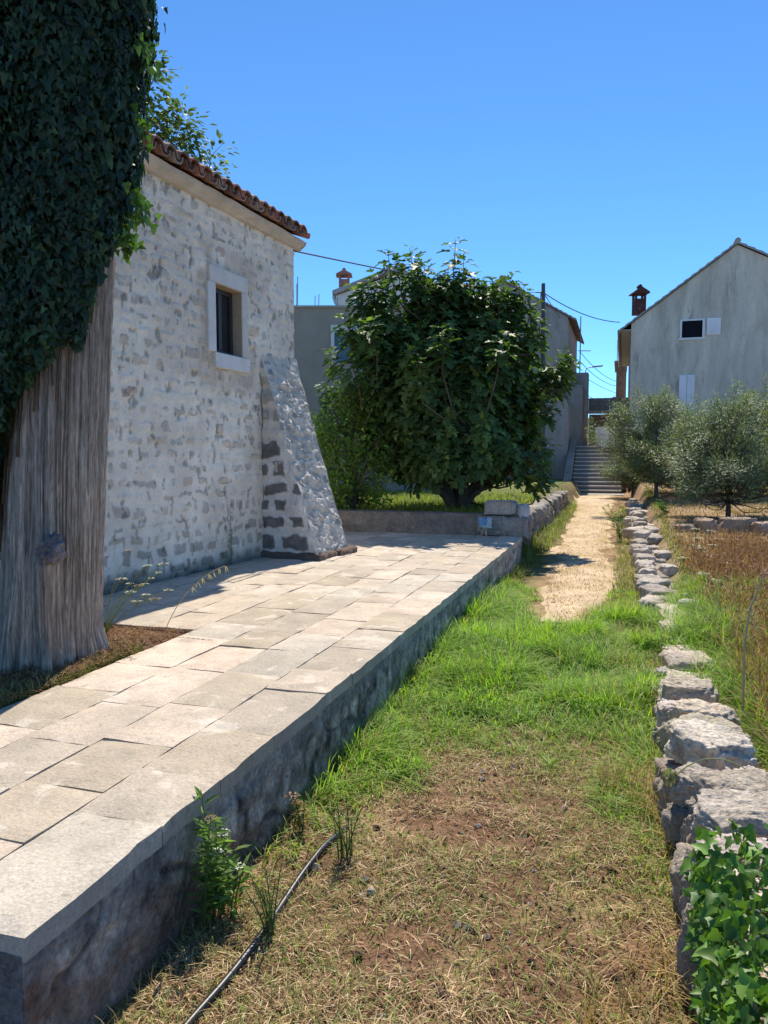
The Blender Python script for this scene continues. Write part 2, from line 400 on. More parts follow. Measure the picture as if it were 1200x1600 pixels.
# ------------------------------------------------------------------ retaining wall of the terrace
rw = thing('retaining_wall', uv(TE, 6, 0), 'low stained grey rendered wall holding up the edge of the paved terrace', 'wall')
mb = MB()
v_, z_ = np.meshgrid(np.concatenate([np.arange(TV0, 6, .013), np.arange(6, TV1, .06), [TV1]]), np.linspace(-.12, TZ - .06, 42), indexing='ij')
dis = .06 * (fbm(v_ * 2.5, z_ * 3.5, 0, 4, 61) - .5) + .05 * (fbm(v_ * 11, z_ * 11, 0, 3, 62) - .5)
rim = SF(.27, .30, z_ + .03 * (vn(v_ * 3, z_ * 0, 0, 63) - .5)); dis = dis * (1 - rim) + rim * .006 * (vn(v_ * 20, z_ * 20, 0, 64) - .5)
c0 = A([.50, .43, .35]) * np.clip(.2 + 2.0 * (fbm(v_ * 3.2, z_ * 2.2, 0, 5, 65) - .3) + 2.2 * (fbm(v_ * 20, z_ * 13, 3, 4, 70) - .38) + .5 * (fbm(v_ * 9, z_ * 1.2, 3, 2, 71) - .3), .15, 1.9)[..., None]
crk = SF(.93, .985, 1 - np.abs(2 * fbm(v_ * 2.2, z_ * 3, 9, 4, 69) - 1))[..., None]; c0 = c0 * (1 - .7 * crk); dis = dis - .012 * crk[..., 0]
red = .7 * SF(.64, .72, fbm(v_ * 1.7, z_ * 2.4, 2, 3, 66))[..., None] * (1 - rim[..., None])
c0 = c0 * (1 - red) + red * A([.30, .19, .13]); c0 = c0 * (1 - .6 * rim[..., None]) + .6 * rim[..., None] * A([.33, .31, .28])
mb.grid(uv(TE - .012 + .6 * np.minimum(dis, .012), v_, z_), c0)
u_, z_ = np.meshgrid(np.arange(-6.5, TE, .05), np.linspace(-.12, TZ - .06, 16), indexing='ij')
u_[-1] = TE - .012
mb.grid(uv(u_, TV0 + .0 + .02 * (fbm(u_ * 5, z_ * 5, 0, 3, 67) - .5), z_), A([.2, .19, .18]) * (.6 + .8 * fbm(u_ * 3, z_ * 3, 0, 3, 68))[..., None])
mb.build('render_face', M_RENDER, rw, smooth=True)

# ------------------------------------------------------------------ the rubble house
B0 = A([-1.42, 8.77, 0]); D = unit(A([.4, 1, 0])); NN = A([D[1], -D[0], 0])
def hp(s, n, z):
    s, n, z = np.broadcast_arrays(np.asarray(s, float), np.asarray(n, float), np.asarray(z, float))
    return B0 + s[..., None] * D + n[..., None] * NN + z[..., None] * A([0, 0, 1.])
S0, S1, ZE = -4.6, .82, 4.16
house = thing('stone_house', hp(-2, -2, TZ), 'whitewashed rubble stone house with terracotta eave tiles beside the paved terrace', 'house')

def rubble(s, z, seed, hh=(.085, .165), ww=(.09, .33), joint=.024):
    """course pattern of irregular stones: exposure mask, per-stone randoms"""
    r = np.random.default_rng(seed)
    sw = s + .05 * (fbm(s * 5, z * 5, 0, 3, seed) - .5) * 2 + .05 * (fbm(s * 13, z * 13, 5, 2, seed + 31) - .5); zw = z + .045 * (fbm(s * 3, z * 5, 4, 3, seed + 1) - .5) * 2 + .04 * (fbm(s * 13, z * 13, 2, 2, seed + 32) - .5) + .05 * (fbm(s * .8, z * .3, 9, 2, seed + 2) - .5)
    zb = [-.3]
    while zb[-1] < 5.2: zb.append(zb[-1] + r.uniform(*hh))
    zb = A(zb); row = np.clip(np.searchsorted(zb, zw) - 1, 0, len(zb) - 2)
    mask = np.zeros_like(s); rnd = np.zeros(s.shape + (4,))
    for k in range(len(zb) - 1):
        m = row == k
        if not m.any(): continue
        sb = [-6 + r.uniform(0, .3)]
        while sb[-1] < 3: sb.append(sb[-1] + r.uniform(*ww))
        sb = A(sb); q = np.clip(np.searchsorted(sb, sw[m]) - 1, 0, len(sb) - 2)
        rs = r.random((len(sb), 4)); sh = r.uniform(0, .035, (len(sb), 4))
        ds = np.minimum(sw[m] - sb[q] - sh[q, 0], sb[q + 1] - sh[q, 1] - sw[m]); dz = np.minimum(zw[m] - zb[k] - sh[q, 2] * .6, zb[k + 1] - sh[q, 3] * .6 - zw[m])
        dd = np.minimum(ds, dz) - .35 * np.clip(.05 - ds, 0, 1) * np.clip(.05 - dz, 0, 1) / .05
        mask[m] = dd; rnd[m] = rs[q]
    return SF(joint * .7, joint * 1.25, mask + .016 * (fbm(s * 22, z * 22, 0, 3, seed + 5) - .5)), rnd

def wall_skin(s, z, seed, lo_dark=True, expo=.5, **kw):
    mk, rd = rubble(s, z, seed, **kw)
    f = fbm(s * 14, z * 14, 0, 4, seed + 9); big = fbm(s * .9, z * .9, 0, 3, seed + 12)
    low = SF(1.25, .55, z) if lo_dark else np.ones_like(z) * .8
    e = SF(-.05, .5, rd[..., 0] - (1 - expo) + .42 * low + 1.3 * (f - .5) + .7 * (big - .5)) * (.52 + .40 * rd[..., 1])
    ex = mk * e
    st = A([.43, .38, .325]) + (rd[..., 1:2] - .5) * A([.16, .15, .14])
    beige = (rd[..., 2] > .62)[..., None]; st = np.where(beige, st * A([1.3, 1.12, .92]), st)
    redd = (rd[..., 3] > .985)[..., None]; st = np.where(redd, A([.38, .20, .14]), st)
    st = st * (1 - .5 * low[..., None]) * (.75 + .5 * f[..., None])
    lime = A([.83, .745, .62]) * (.9 + .2 * fbm(s * 4, z * 4, 3, 4, seed + 14))[..., None]
    warm = SF(.5, .68, fbm(s * 1.3, z * 1.1, 8, 3, seed + 15) + .17 * SF(3.0, 1.4, z))[..., None]  # warm patches grow denser low down, painting bounced light into the limewash
    lime = lime * (1 - .55 * warm) + .55 * warm * A([.62, .53, .43])
    col = lime * (1 - ex[..., None]) + ex[..., None] * st
    ring = (4 * mk * (1 - mk))[..., None] * SF(.45, .65, fbm(s * 9, z * 9, 2, 3, seed + 19))[..., None] * np.clip(e * 1.5, 0, 1)[..., None]; col = col * (1 - .55 * ring)
    pit = SF(.66, .74, fbm(s * 17, z * 11, 6, 3, seed + 20))[..., None]; col = col * (1 - .45 * pit)
    disp = .010 * mk + .016 * (f - .5) + .012 * ex * (fbm(s * 30, z * 30, 1, 3, seed + 21) - .5) - .006 * ex - .012 * pit[..., 0] + .03 * (big - .5)
    return col, disp

WS0, WS1, WZ0, WZ1 = -.92, -.42, 2.70, 3.41      # window opening
sg = np.concatenate([np.arange(S0, -3.2, .05), np.arange(-3.2, S1, .0125), [S1]]); zg = np.arange(.30, ZE + .05, .0125)
S, Z = np.meshgrid(sg, zg, indexing='ij')
wc, wd = wall_skin(S, Z, 100, expo=.76)
wr = (np.exp(-(np.maximum(np.maximum(WS0 - .2 - S, S - WS1 - .22), 0) ** 2 + np.maximum(np.maximum(WZ0 - .3 - Z, Z - WZ1 - .33), 0) ** 2) / .01) * SF(.4, .6, fbm(S * 4, Z * 3, 0, 4, 131) + .08))[..., None]
wc = wc * (1 - .6 * wr) + .6 * wr * A([.55, .44, .33])
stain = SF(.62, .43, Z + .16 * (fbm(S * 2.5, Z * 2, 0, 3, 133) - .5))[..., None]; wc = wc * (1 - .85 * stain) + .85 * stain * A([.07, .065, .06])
wob = .02 * (fbm(S * 0 + .5, Z * 2.2, 7, 3, 134) - .5) * SF(S1 - .4, S1, S)
mid = lambda a: (a[:-1, :-1] + a[1:, 1:]) / 2
hole = ~((mid(S) > WS0 - .03) & (mid(S) < WS1 + .03) & (mid(Z) > WZ0 - .03) & (mid(Z) < WZ1 + .03))
wall = MB().grid(hp(S + wob, wd - .01, Z), wc, mask=hole)
# other three walls
for p, q in ((( S1 , 0), (S1, -4.4)), ((S1, -4.4), (S0, -4.4)), ((S0, -4.4), (S0, 0))):
    t, zz = np.meshgrid(np.linspace(0, 1, 60), np.linspace(.3, ZE, 50), indexing='ij')
    ss, n2 = p[0] + (q[0] - p[0]) * t, p[1] + (q[1] - p[1]) * t
    cc, dd = wall_skin(ss + n2, zz, 140, expo=.4)
    edge_ = np.minimum(t, 1 - t) < .01
    P = hp(ss, n2, zz); P[edge_] += NN * -.012
    wall.grid(P, cc)
RID = ZE + 2.2 * .40
for s_ in (S0, S1):
    wall.add([hp(s_, 0, ZE), hp(s_, -2.2, RID), hp(s_, -4.4, ZE)], A([[0, 1, 2]]), (.6, .57, .53))
wall.build('wall', M_LIME, house, smooth=True)
# cornice under the tiles
cor = MB()
sv = np.arange(S0 - .1, S1 + .12, .06)
prof = [(-.05, ZE + .02), (.03, ZE + .03), (.055, ZE + .05), (.10, ZE + .08), (.115, ZE + .128), (-.05, ZE + .132)]
Sg = np.tile(sv[:, None], (1, len(prof))); Pn = A([p[0] for p in prof])[None] + .02 * (fbm(Sg * 6, np.arange(len(prof))[None] * 1.3, 0, 3, 150) - .5); Pz = A([p[1] for p in prof])[None] + .012 * (fbm(Sg * 4, np.arange(len(prof))[None] + 7., 0, 3, 151) - .5)
cc = A([.58, .51, .43]) * (.75 + .5 * fbm(Sg * 3, Pz * 9, 0, 4, 152))[..., None]
cor.grid(hp(Sg, Pn, Pz), cc); cor.add(hp(A([S1 + .11] * 6), A([p[0] for p in prof]), A([p[1] for p in prof])), A([[0, 1, 2, 3, 4, 5]]), (.6, .55, .5))
cor.build('cornice', M_LIME, house, smooth=False)
# roof: barrel tiles, pans and covers, laid course by course
roof = MB()
sl_ = math.atan(.40); a8 = np.linspace(0, math.pi, 8)
def tiles(side):
    pitch_ = .182; ncol = int((S1 + .16 - (S0 - .2)) / pitch_); nrow = 7 if side > 0 else 7
    for i in range(ncol):
        sc = S0 - .15 + i * pitch_
        for j in range(nrow):
            n0 = .2 - j * .36; z0 = ZE + .135 + j * .36 * .40
            wv = R.uniform(-.012, .012); col = A([.34, .15, .095]) * R.uniform(.55, 1.15) + R.uniform(0, .05)
            if R.random() < .25: col = A([.33, .26, .20]) * R.uniform(.7, 1.1)
            for kind, off in ((1, 0), (-1, pitch_ / 2)):
                r0, r1 = (.094, .078) if kind > 0 else (.075, .085)
                th = .014
                rows = []
                for (nn, zz, r) in ((n0, z0, r0), (n0 - .42, z0 + .42 * .40 - (.0 if kind > 0 else 0), r1)):
                    for rr in (r, r - th):
                        ss = sc + off + wv + rr * np.cos(a8); up = kind * rr * np.sin(a8) * 1.1 + (.03 if kind > 0 else .04) + (.0 if kind > 0 else .03)
                        n_ = nn if side > 0 else -4.4 - nn
                        rows.append(hp(ss, n_ + 0 * ss, zz + up))
                o0, i0, o1, i1 = rows
                G = A([i0, o0, o1, i1, i0]).transpose(0, 1, 2)
                roof.grid(G, col * (1.0))
tiles(1); tiles(-1)
rp = [hp(S0 - .2, .06, ZE + .115), hp(S1 + .1, .06, ZE + .115), hp(S1 + .1, -2.2, ZE + .115 + 2.36 * .4), hp(S0 - .2, -2.2, ZE + .115 + 2.36 * .4)]
roof.prism(rp, (0, 0, .03), (.25, .2, .16))
rp = [hp(S0 - .2, -4.56, ZE + .115), hp(S0 - .2, -2.2, ZE + .115 + 2.36 * .4), hp(S1 + .1, -2.2, ZE + .115 + 2.36 * .4), hp(S1 + .1, -4.56, ZE + .115)]
roof.prism(rp, (0, 0, .03), (.25, .2, .16))
roof.tube(hp(np.linspace(S0 - .2, S1 + .12, 20), -2.2, RID + .21), .11, 10, (.3, .16, .11))
roof.build('roof', M_TILE, house, smooth=False)
# window
win = MB()
fw = .135
cs = A([.66, .64, .62])
def hbox(mb, s0, s1, n0, n1, z0, z1, col, bev=.006): mb.box(hp(s0, n1, z0), D * (s1 - s0), NN * (n0 - n1), A([0, 0, z1 - z0]), col, bev)
hbox(win, WS0 - fw, WS0, -.26, .022, WZ0, WZ1, cs); hbox(win, WS1 + .004, WS1 + .105, -.26, .02, WZ0, WZ1, cs * A([.93, .89, .82]))
hbox(win, WS0 - fw + .03, WS1 + .12, -.26, .024, WZ1 + .002, WZ1 + .17, cs * A([.98, .95, .9])); hbox(win, WS0 - .03, WS1 + .13, -.26, .032, WZ0 - .16, WZ0 - .002, cs)
hbox(win, WS1 - .006, WS1 + .003, -.26, .012, WZ0 + .001, WZ1 - .001, A([.42, .33, .235]), 0); hbox(win, WS0 + .001, WS1 - .007, -.26, .012, WZ1 - .007, WZ1 + .001, A([.42, .32, .22]), 0)
wframe = win.build('window', M_CUT, house)
fr = MB(); dk = (.028, .026, .026)
for (a, b, c, d_) in ((WS0 + .001, WS0 + .045, WZ0, WZ1 - .009), (WS1 - .052, WS1 - .008, WZ0, WZ1 - .009), (WS0 + .047, WS1 - .054, WZ1 - .055, WZ1 - .009), (WS0 + .047, WS1 - .054, WZ0, WZ0 + .05), ((WS0 + WS1) / 2 - .03, (WS0 + WS1) / 2 + .03, WZ0 + .052, WZ1 - .052)):
    hbox(fr, a, b, -.15, -.10, c, d_, dk, .004)
fr.build('frame', M_METAL, wframe)
pn_ = MB(); hbox(pn_, WS0 + .03, WS1 - .03, -.135, -.125, WZ0 + .03, WZ1 - .03, dk, 0); pn_.build('pane_or_dark_sheet', M_GLASS, wframe)
# buttress at the corner
BH, BW = 2.42, .74
def bw(z): return BW * np.clip(1 - (z - TZ) / BH, 0, 1) ** 1.04 - .012
bt = MB()
zz = np.arange(TZ - .05, TZ + BH, .0125); tt = np.linspace(0, 1, 64)
Zb, Tb = np.meshgrid(zz, tt, indexing='ij')
W = bw(Zb)
def wob3(P, amp=.03, f=5, sd=160):
    q = np.stack([fbm(P[..., 0] * f, P[..., 1] * f, P[..., 2] * f, 4, sd + 10 * k) - .5 for k in range(3)], -1); return P + q * amp * 2
mk, rd = rubble(Tb * W, Zb, 171, hh=(.15, .26), ww=(.2, .42), joint=.03)
f_ = fbm(Tb * W * 16, Zb * 16, 0, 4, 172)
ex = mk * SF(.3, .5, rd[..., 0] + .35 * SF(2.2, .9, Zb) - .1 + .5 * (f_ - .5)); up_ = SF(1.7, 2.1, Zb)[..., None]
bc = A([.66, .62, .57]) * (.85 + .3 * f_)[..., None] * (1 - ex[..., None]) + ex[..., None] * (A([.17, .155, .145]) * (.6 + .8 * f_)[..., None])
bc = bc * (1 - .5 * up_) + .5 * up_ * A([.55, .46, .36]) * (.7 + .6 * f_)[..., None]
sideP = wob3(hp(0 * Zb, Tb * W, Zb)); sideP += (-D) * ((.014 * mk + .02 * (f_ - .5)) * SF(0, .06, (1 - Tb) * W))[..., None]
bt.grid(sideP, bc, flip=True)
Zb, Tb = np.meshgrid(zz, np.linspace(0, 1, 80), indexing='ij'); W = bw(Zb); sS = Tb * .84
mk, rd = rubble(sS, Zb, 181, hh=(.10, .17), ww=(.1, .26), joint=.022)
f_ = .55 * fbm(sS * 7, Zb * 13, 0, 3, 182) + .45 * fbm(sS * 17 + Zb * 9, Zb * 24, 0, 3, 184)
ex = mk * SF(.25, .6, rd[..., 0] + .4 * (f_ - .5) - .25 * SF(1.0, .7, Zb)); bc = A([.58, .52, .44]) * (.5 + 1.0 * f_)[..., None] * (1 - .8 * ex[..., None]) + .8 * ex[..., None] * (A([.33, .31, .29]) * (.6 + .8 * rd[..., 1])[..., None])
lp = wob3(hp(sS, W, Zb)); lp += (unit(NN * BH + A([0, 0, BW]))) * ((.022 * mk * rd[..., 2] + .10 * (f_ - .5) + .03 * (fbm(sS * 34, Zb * 34, 0, 3, 183) - .5)) * SF(0, .08, sS) * SF(0, .06, .84 - sS) * SF(2.8, 2.4, Zb))[..., None]
bt.grid(lp, bc, flip=False)
bt.grid(np.stack([hp(0 * zz + .84, bw(zz), zz), hp(0 * zz + .84, 0 * zz - .05, zz)], 1), (.6, .57, .53))
for (a, b, n0_, n1_) in ((-.05, .42, -.1, BW + .03), (.43, .9, -.1, BW + .06)):
    bt.grid(wob3(np.stack([hp(np.linspace(a, b, 20), n1_, TZ - .02), hp(np.linspace(a, b, 20), n1_, TZ + .05), hp(np.linspace(a, b, 20), n1_ - .07, TZ + .075)], 1), .025, 9), (.2, .14, .1))
    bt.grid(wob3(np.stack([hp(a, np.linspace(n0_, n1_, 30), TZ - .02), hp(a, np.linspace(n0_, n1_, 30), TZ + .05), hp(a + .06, np.linspace(n0_, n1_, 30), TZ + .075)], 1), .025, 9), (.13, .10, .085))
bt.build('buttress', M_LIME, house, smooth=True)

# ------------------------------------------------------------------ the old tree by the house and its ivy
TZC = lambda z: (np.interp(z, [.3, .43, 1.5, 2.75, 4.2, 7], [-1.97, -1.96, -1.885, -1.775, -1.72, -1.66]), 4.32 + 0 * z)
TRR = lambda z: np.interp(z, [.3, .45, .7, 1.2, 2.0, 2.8, 4.5, 7], [.30, .285, .272, .268, .26, .245, .22, .14])
oldtree = thing('old_cypress', (-1.94, 4.32, TZ), 'thick old tree trunk with grey fibrous bark and a knobbly burl near its foot', 'tree')
th = np.linspace(0, 2 * np.pi, 620); zt = np.concatenate([np.arange(.3, 3.2, .014), np.arange(3.2, 7.01, .1)])
ZT, TH = np.meshgrid(zt, th, indexing='ij')
tw = TH + .14 * ZT
cx, cy = np.cos(tw), np.sin(tw)
flute = fbm(cx * 2.6 + 5, cy * 2.6, ZT * .16, 3, 201) - .5
rib = fbm(cx * 13, cy * 13, ZT * .55, 4, 202) - .5
fine_ = fbm(cx * 48, cy * 48, ZT * 4.5, 3, 203) - .5
rdg = lambda q, zz_, sd_: 1 - np.abs(2 * fbm(cx * q + .6 * rib, cy * q, ZT * zz_, 2, sd_) - 1)
crack = SF(.86, .97, rdg(9, .7, 205)) * .8 + SF(.84, .97, rdg(21, 1.4, 206)) * .6
rr = TRR(ZT) * (1 + .34 * flute * (1 + .5 * SF(1.1, .45, ZT)) + .08 * rib + .05 * fine_ - .03 * crack)
rr += .022 * SF(.62, .43, ZT) * (1 + np.sin(TH * 5 + 1))
dth = (TH - math.radians(292) + np.pi) % (2 * np.pi) - np.pi
rr += .10 * np.exp(-((dth - .12 * np.sin(ZT * 5)) / .24) ** 2) * SF(1.16, 1.0, ZT) * (1 - .35 * SF(.95, .5, ZT)) + .04 * np.exp(-((dth + .75) / .2) ** 2) * SF(1.0, .6, ZT)
X0, Y0 = TZC(ZT)
bk = A([.44, .355, .285]) * np.clip((.8 + .45 * (rib + .25) + 1.1 * fine_) * (1 - .38 * np.clip(crack, 0, 1)), .16, 1.6)[..., None]
bk = bk * (1 + (fbm(cx * 2, cy * 2, ZT * .5, 3, 204) - .5)[..., None] * A([.3, .15, 0]))
MB().grid(np.stack([X0 + rr * np.cos(TH), Y0 + rr * np.sin(TH), ZT], -1), bk).build('trunk', M_BARK, oldtree, smooth=True)
# burl
pb = at(82, 858, 4.0)
a_, b_ = np.meshgrid(np.linspace(0, np.pi, 40), np.linspace(0, 2 * np.pi, 60), indexing='ij')
q = np.stack([np.sin(a_) * np.cos(b_), np.sin(a_) * np.sin(b_), np.cos(a_)], -1)
r_ = 1 + .95 * (fbm(q[..., 0] * 2.5, q[..., 1] * 2.5, q[..., 2] * 2.5, 4, 211) - .5) + .5 * (fbm(q[..., 0] * 8, q[..., 1] * 8, q[..., 2] * 8, 3, 212) - .5)
bp = pb + q * r_[..., None] * A([.062, .085, .075]); bcol = A([.2, .17, .17]) * (.5 + .9 * fbm(q[..., 0] * 6, q[..., 1] * 6, q[..., 2] * 6, 3, 213))[..., None]
MB().grid(bp, bcol, flip=True).build('burl', M_WOOD, oldtree, smooth=True)

# ivy: a solid dark inner sleeve for stems, added to block see-through, under leaves
def ivy_bottom(t):                              # lowest z of the sleeve by direction (t in degrees from +X, camera is at -90)
    return np.interp(t, [-180, -150, -125, -105, -85, -60, -35, -10, 20, 90, 140, 180], [1.1, 1.28, 1.58, 1.82, 2.0, 2.2, 2.55, 3.0, 3.25, 2.9, 1.8, 1.1])
def ivy_r(t, z):
    a = np.radians(t); lump = fbm(np.cos(a) * 2.2, np.sin(a) * 2.2, z * 1.5, 3, 221) - .5
    side = .10 + .16 * (1 - np.cos(a)) / 2 * SF(1.3, 2.6, z)
    return TRR(z) + side + .20 * lump + .05 * SF(3, 4.5, z)
ivy = thing('climbing_ivy', (-1.85, 4.3, 2.0), 'dense dark ivy wrapping the upper trunk of the old tree', 'ivy')
tg, zg2 = np.meshgrid(np.linspace(-180, 180, 90), np.linspace(0, 1, 80), indexing='ij')
zi = ivy_bottom(tg) + .1 + (6.6 - ivy_bottom(tg) - .1) * zg2
ri = np.maximum(ivy_r(tg, zi) - .10, TRR(zi) * .8); xi, yi = TZC(zi)
MB().grid(np.stack([xi + ri * np.cos(np.radians(tg)), yi + ri * np.sin(np.radians(tg)), zi], -1), (.03, .032, .018)).build('stems', M_WOOD, ivy, smooth=True)
lv = MB()
n = 74000
t = R.uniform(-180, 180, n); z = R.uniform(1.2, 6.6, n); zb = ivy_bottom(t) + .28 * (fbm(t / 14., 0 * t, 0, 3, 222) - .5) * 1.4
k = z > zb; t, z = t[k], z[k]; n = len(t)
rad = ivy_r(t, z) + R.uniform(-.06, .03, n) + np.where(R.random(n) < .04, R.uniform(0, .07, n), 0)
xc, yc = TZC(z); a = np.radians(t); out = np.stack([np.cos(a), np.sin(a), 0 * a], -1)
pos = np.stack([xc + rad * np.cos(a), yc + rad * np.sin(a), z], -1)
tan = np.stack([-np.sin(a), np.cos(a), 0 * a], -1)
fwd = A([0, 0, -1.]) * R.uniform(.5, 1, (n, 1)) + tan * R.normal(0, .45, (n, 1)) + out * R.uniform(.0, .5, (n, 1))
nrm = out + R.normal(0, .35, (n, 3)) + A([0, 0, .25])
scatter(lv, *IVY, pos, fwd, nrm, np.clip(R.lognormal(-3.32, .3, n), .016, .07), jcol(n, (.012, .030, .014), (.030, .058, .019), .45) * (.6 + .9 * fbm(t / 16., z * 3, 0, 3, 223))[:, None] * np.where(R.random((n, 1)) < .05, 2.0, 1))
# trailing shoots on the right, leaves coloured lighter to paint in backlight
for (px, py, ln) in ((190, 290, .28), (205, 275, .24), (186, 345, .2), (222, 60, .2), (210, 150, .25), (212, 300, .16), (190, 330, .22)):
    p0 = at(px, py, 4.25); m = 26
    tt_ = R.random(m); pp = p0 + np.stack([R.normal(0, .035, m) + .04 * tt_, R.normal(0, .05, m), -tt_ * ln], -1)
    scatter(lv, *IVY, pp, A([0, 0, -1.]) + R.normal(0, .5, (m, 3)), A([.4, -.6, .4]) + R.normal(0, .5, (m, 3)), R.uniform(.035, .06, m), jcol(m, (.06, .13, .025), (.09, .18, .03), .25))
    lv.tube([p0 + A([-.08, 0, .1]), p0, p0 + A([.03, 0, -ln * .6]), p0 + A([.04, 0, -ln])], .004, 4, (.1, .08, .04))
for k in range(16):
    t0 = R.uniform(-170, 20); zz_ = np.linspace(ivy_bottom(t0) + .9, ivy_bottom(t0) - R.uniform(.02, .22), 12); tt0 = np.radians(t0 + 12 * (fbm(zz_ * 2, 0 * zz_ + k, 0, 2, 224) - .5)); rr0 = TRR(zz_) + .02
    xx_, yy_ = TZC(zz_); lv.tube(np.stack([xx_ + rr0 * np.cos(tt0), yy_ + rr0 * np.sin(tt0), zz_], -1), .006, 5, (.12, .09, .06))
lv.build('foliage', M_IVY, ivy, smooth=True)

# ------------------------------------------------------------------ trees
def tree(name, label, base, limbs, shoots, leaf, lmat, wood_col, wmat=M_WOOD, cat='tree', group=None, trunk_r=.1, leaf_cols=None, nleaf=30, spread=.4, size=(.1, .15), wid=1.0, droop=.3, shoot_r=.008, bright=.3, along=(.25, 1.0), outness=1.0):
    """limbs: list of polylines from the base; shoots: (tip, dir, length) arrays; leaves set along each shoot"""
    base = np.asarray(base, float); T = thing(name, base, label, cat, group)
    wood = MB(); samples = []
    for L_, r0, r1 in limbs:
        L_ = np.asarray(L_, float); s_ = np.linspace(0, 1, 14); x_ = np.linspace(0, 1, len(L_))
        P = np.stack([np.interp(s_, x_, L_[:, k]) for k in range(3)], -1)
        P[1:-1] = (P[:-2] + 2 * P[1:-1] + P[2:]) / 4
        P[1:] += R.normal(0, .02, (13, 3)) * np.linspace(0, 1, 13)[:, None]
        rad = r0 + (r1 - r0) * s_ ** .8
        wood.tube(P, rad, 8, np.asarray(wood_col) * R.uniform(.8, 1.2)); samples.append(P[3:])
    samples = np.concatenate(samples); fol = MB()
    tips, dirs, lens = shoots
    for tip, d, ln in zip(tips, unit(dirs), lens):
        st = tip - d * ln
        dist = np.linalg.norm(samples - st, axis=1) + 1.2 * np.clip(samples[:, 2] - st[2], 0, 9)
        a0 = samples[np.argmin(dist)]
        mid_ = (a0 + st) / 2 + A([0, 0, -.08 * np.linalg.norm(st - a0)]) + R.normal(0, .04, 3)
        wood.tube([a0, mid_, st, (st + tip) / 2 + R.normal(0, .02, 3), tip], [shoot_r * 2.6, shoot_r * 2, shoot_r * 1.4, shoot_r, shoot_r * .5], 5, np.asarray(wood_col) * R.uniform(.8, 1.3))
    m = len(tips); n = m * nleaf
    f = np.tile(np.linspace(along[0], along[1], nleaf), m) + R.normal(0, .03, n)
    D_ = np.repeat(unit(dirs), nleaf, 0); Ln = np.repeat(lens, nleaf); P0 = np.repeat(tips, nleaf, 0)
    pos = P0 - D_ * (Ln * (1 - f))[:, None]
    ang = np.tile(np.arange(nleaf) * 2.4, m) + np.repeat(R.uniform(0, 6, m), nleaf)
    ref = np.where(np.abs(D_[:, 2:3]) > .9, A([[1., 0, 0]]), A([[0, 0, 1.]])); e1 = unit(np.cross(D_, ref)); e2 = np.cross(D_, e1)
    o = np.cos(ang)[:, None] * e1 + np.sin(ang)[:, None] * e2
    pos = pos + o * (spread * R.random(n) ** .7 * .35)[:, None] + R.normal(0, .25 * spread * .3, (n, 3))
    fwd = o * outness + D_ * (.25 + .9 * f[:, None] ** 3) + A([0, 0, -droop]) + R.normal(0, .22, (n, 3))
    nrm = D_ * .8 + A([0, 0, .7]) + o * .15 + R.normal(0, .25, (n, 3))
    sz = R.uniform(*size, n) * (1.1 - .45 * np.clip(f, 0, 1) ** 4)
    col = jcol(n, *leaf_cols, bright); young = np.clip((f - .85) / .15, 0, 1)[:, None] * np.repeat(R.random((m, 1)) < .5, nleaf, 0)
    col = col * (1 + young * A([[.9, .7, .1]]))
    scatter(fol, *leaf, pos, fwd, nrm, sz, col, sz * wid)
    wood.build('trunk', wmat, T, smooth=True); fol.build('crown', lmat, T, smooth=len(leaf[0]) > 8)
    return T

def dome_shoots(c, prof_z, prof_r, n, ln, sy=.9, up=.35, inner=.45, sd=0, lump=.35):
    """shoot tips spread over and inside a lumpy body of revolution"""
    z = R.uniform(prof_z[0], prof_z[-1], n * 4); w = np.interp(z, prof_z, prof_r); k = R.random(n * 4) < (w + .25) / (max(prof_r) + .25); z = z[k][:n]; w = w[k][:n]; n = len(z)
    a = R.uniform(0, 2 * np.pi, n)
    l_ = 1 + lump * 2 * (fbm(np.cos(a) * 1.6 + 3, np.sin(a) * 1.6, z * 1.1, 2, 300 + sd) - .5)
    r = w * l_ * (inner + (1 - inner) * R.random(n) ** .45)
    tips = np.stack([c[0] + r * np.cos(a), c[1] + sy * r * np.sin(a), c[2] + z], -1)
    zr = (z - prof_z[0]) / (prof_z[-1] - prof_z[0])
    d = np.stack([np.cos(a), np.sin(a), up * 2 * (zr - .25) + up], -1) * A([1, 1, 1.]) + R.normal(0, .2, (n, 3))
    return tips, d, R.uniform(ln[0], ln[1], n)

# fig tree
fb = A([1.38, 13.8, .58])
lim = []
for (dx, dy, dz, r0) in ((-.9, .2, 2.2, .13), (.35, -.3, 2.8, .13), (1.3, .2, 2.0, .12), (-.2, .8, 3.0, .10), (-1.6, -.4, 1.3, .08), (1.4, -.3, 1.2, .07), (.1, -1.2, 1.4, .07)):
    lim.append(([fb + A([dx * .03, dy * .03, -.1]), fb + A([dx * .16, dy * .16, .35]), fb + A([dx * .5, dy * .5, dz * .5]), fb + A([dx, dy, dz])], r0 * 1.25, .035))
s1 = dome_shoots(fb + A([-.18, 0, 0]), [.84, 1.1, 1.55, 2.2, 2.9, 3.4, 3.8, 4.2], [1.5, 1.85, 1.95, 1.95, 1.75, 1.4, .95, .5], 345, (.5, .95), up=.75, inner=.5, sd=1, lump=.55)
ex_t, ex_d, ex_l = [], [], []
_px = [(R.uniform(540, 625), R.uniform(440, 570), R.uniform(12.8, 14.2), .7) for _ in range(22)] + [(R.uniform(735, 825), R.uniform(440, 520), R.uniform(13, 14.2), .6) for _ in range(14)] + [(R.uniform(640, 740), R.uniform(395, 450), R.uniform(13.2, 14.2), .8) for _ in range(7)]
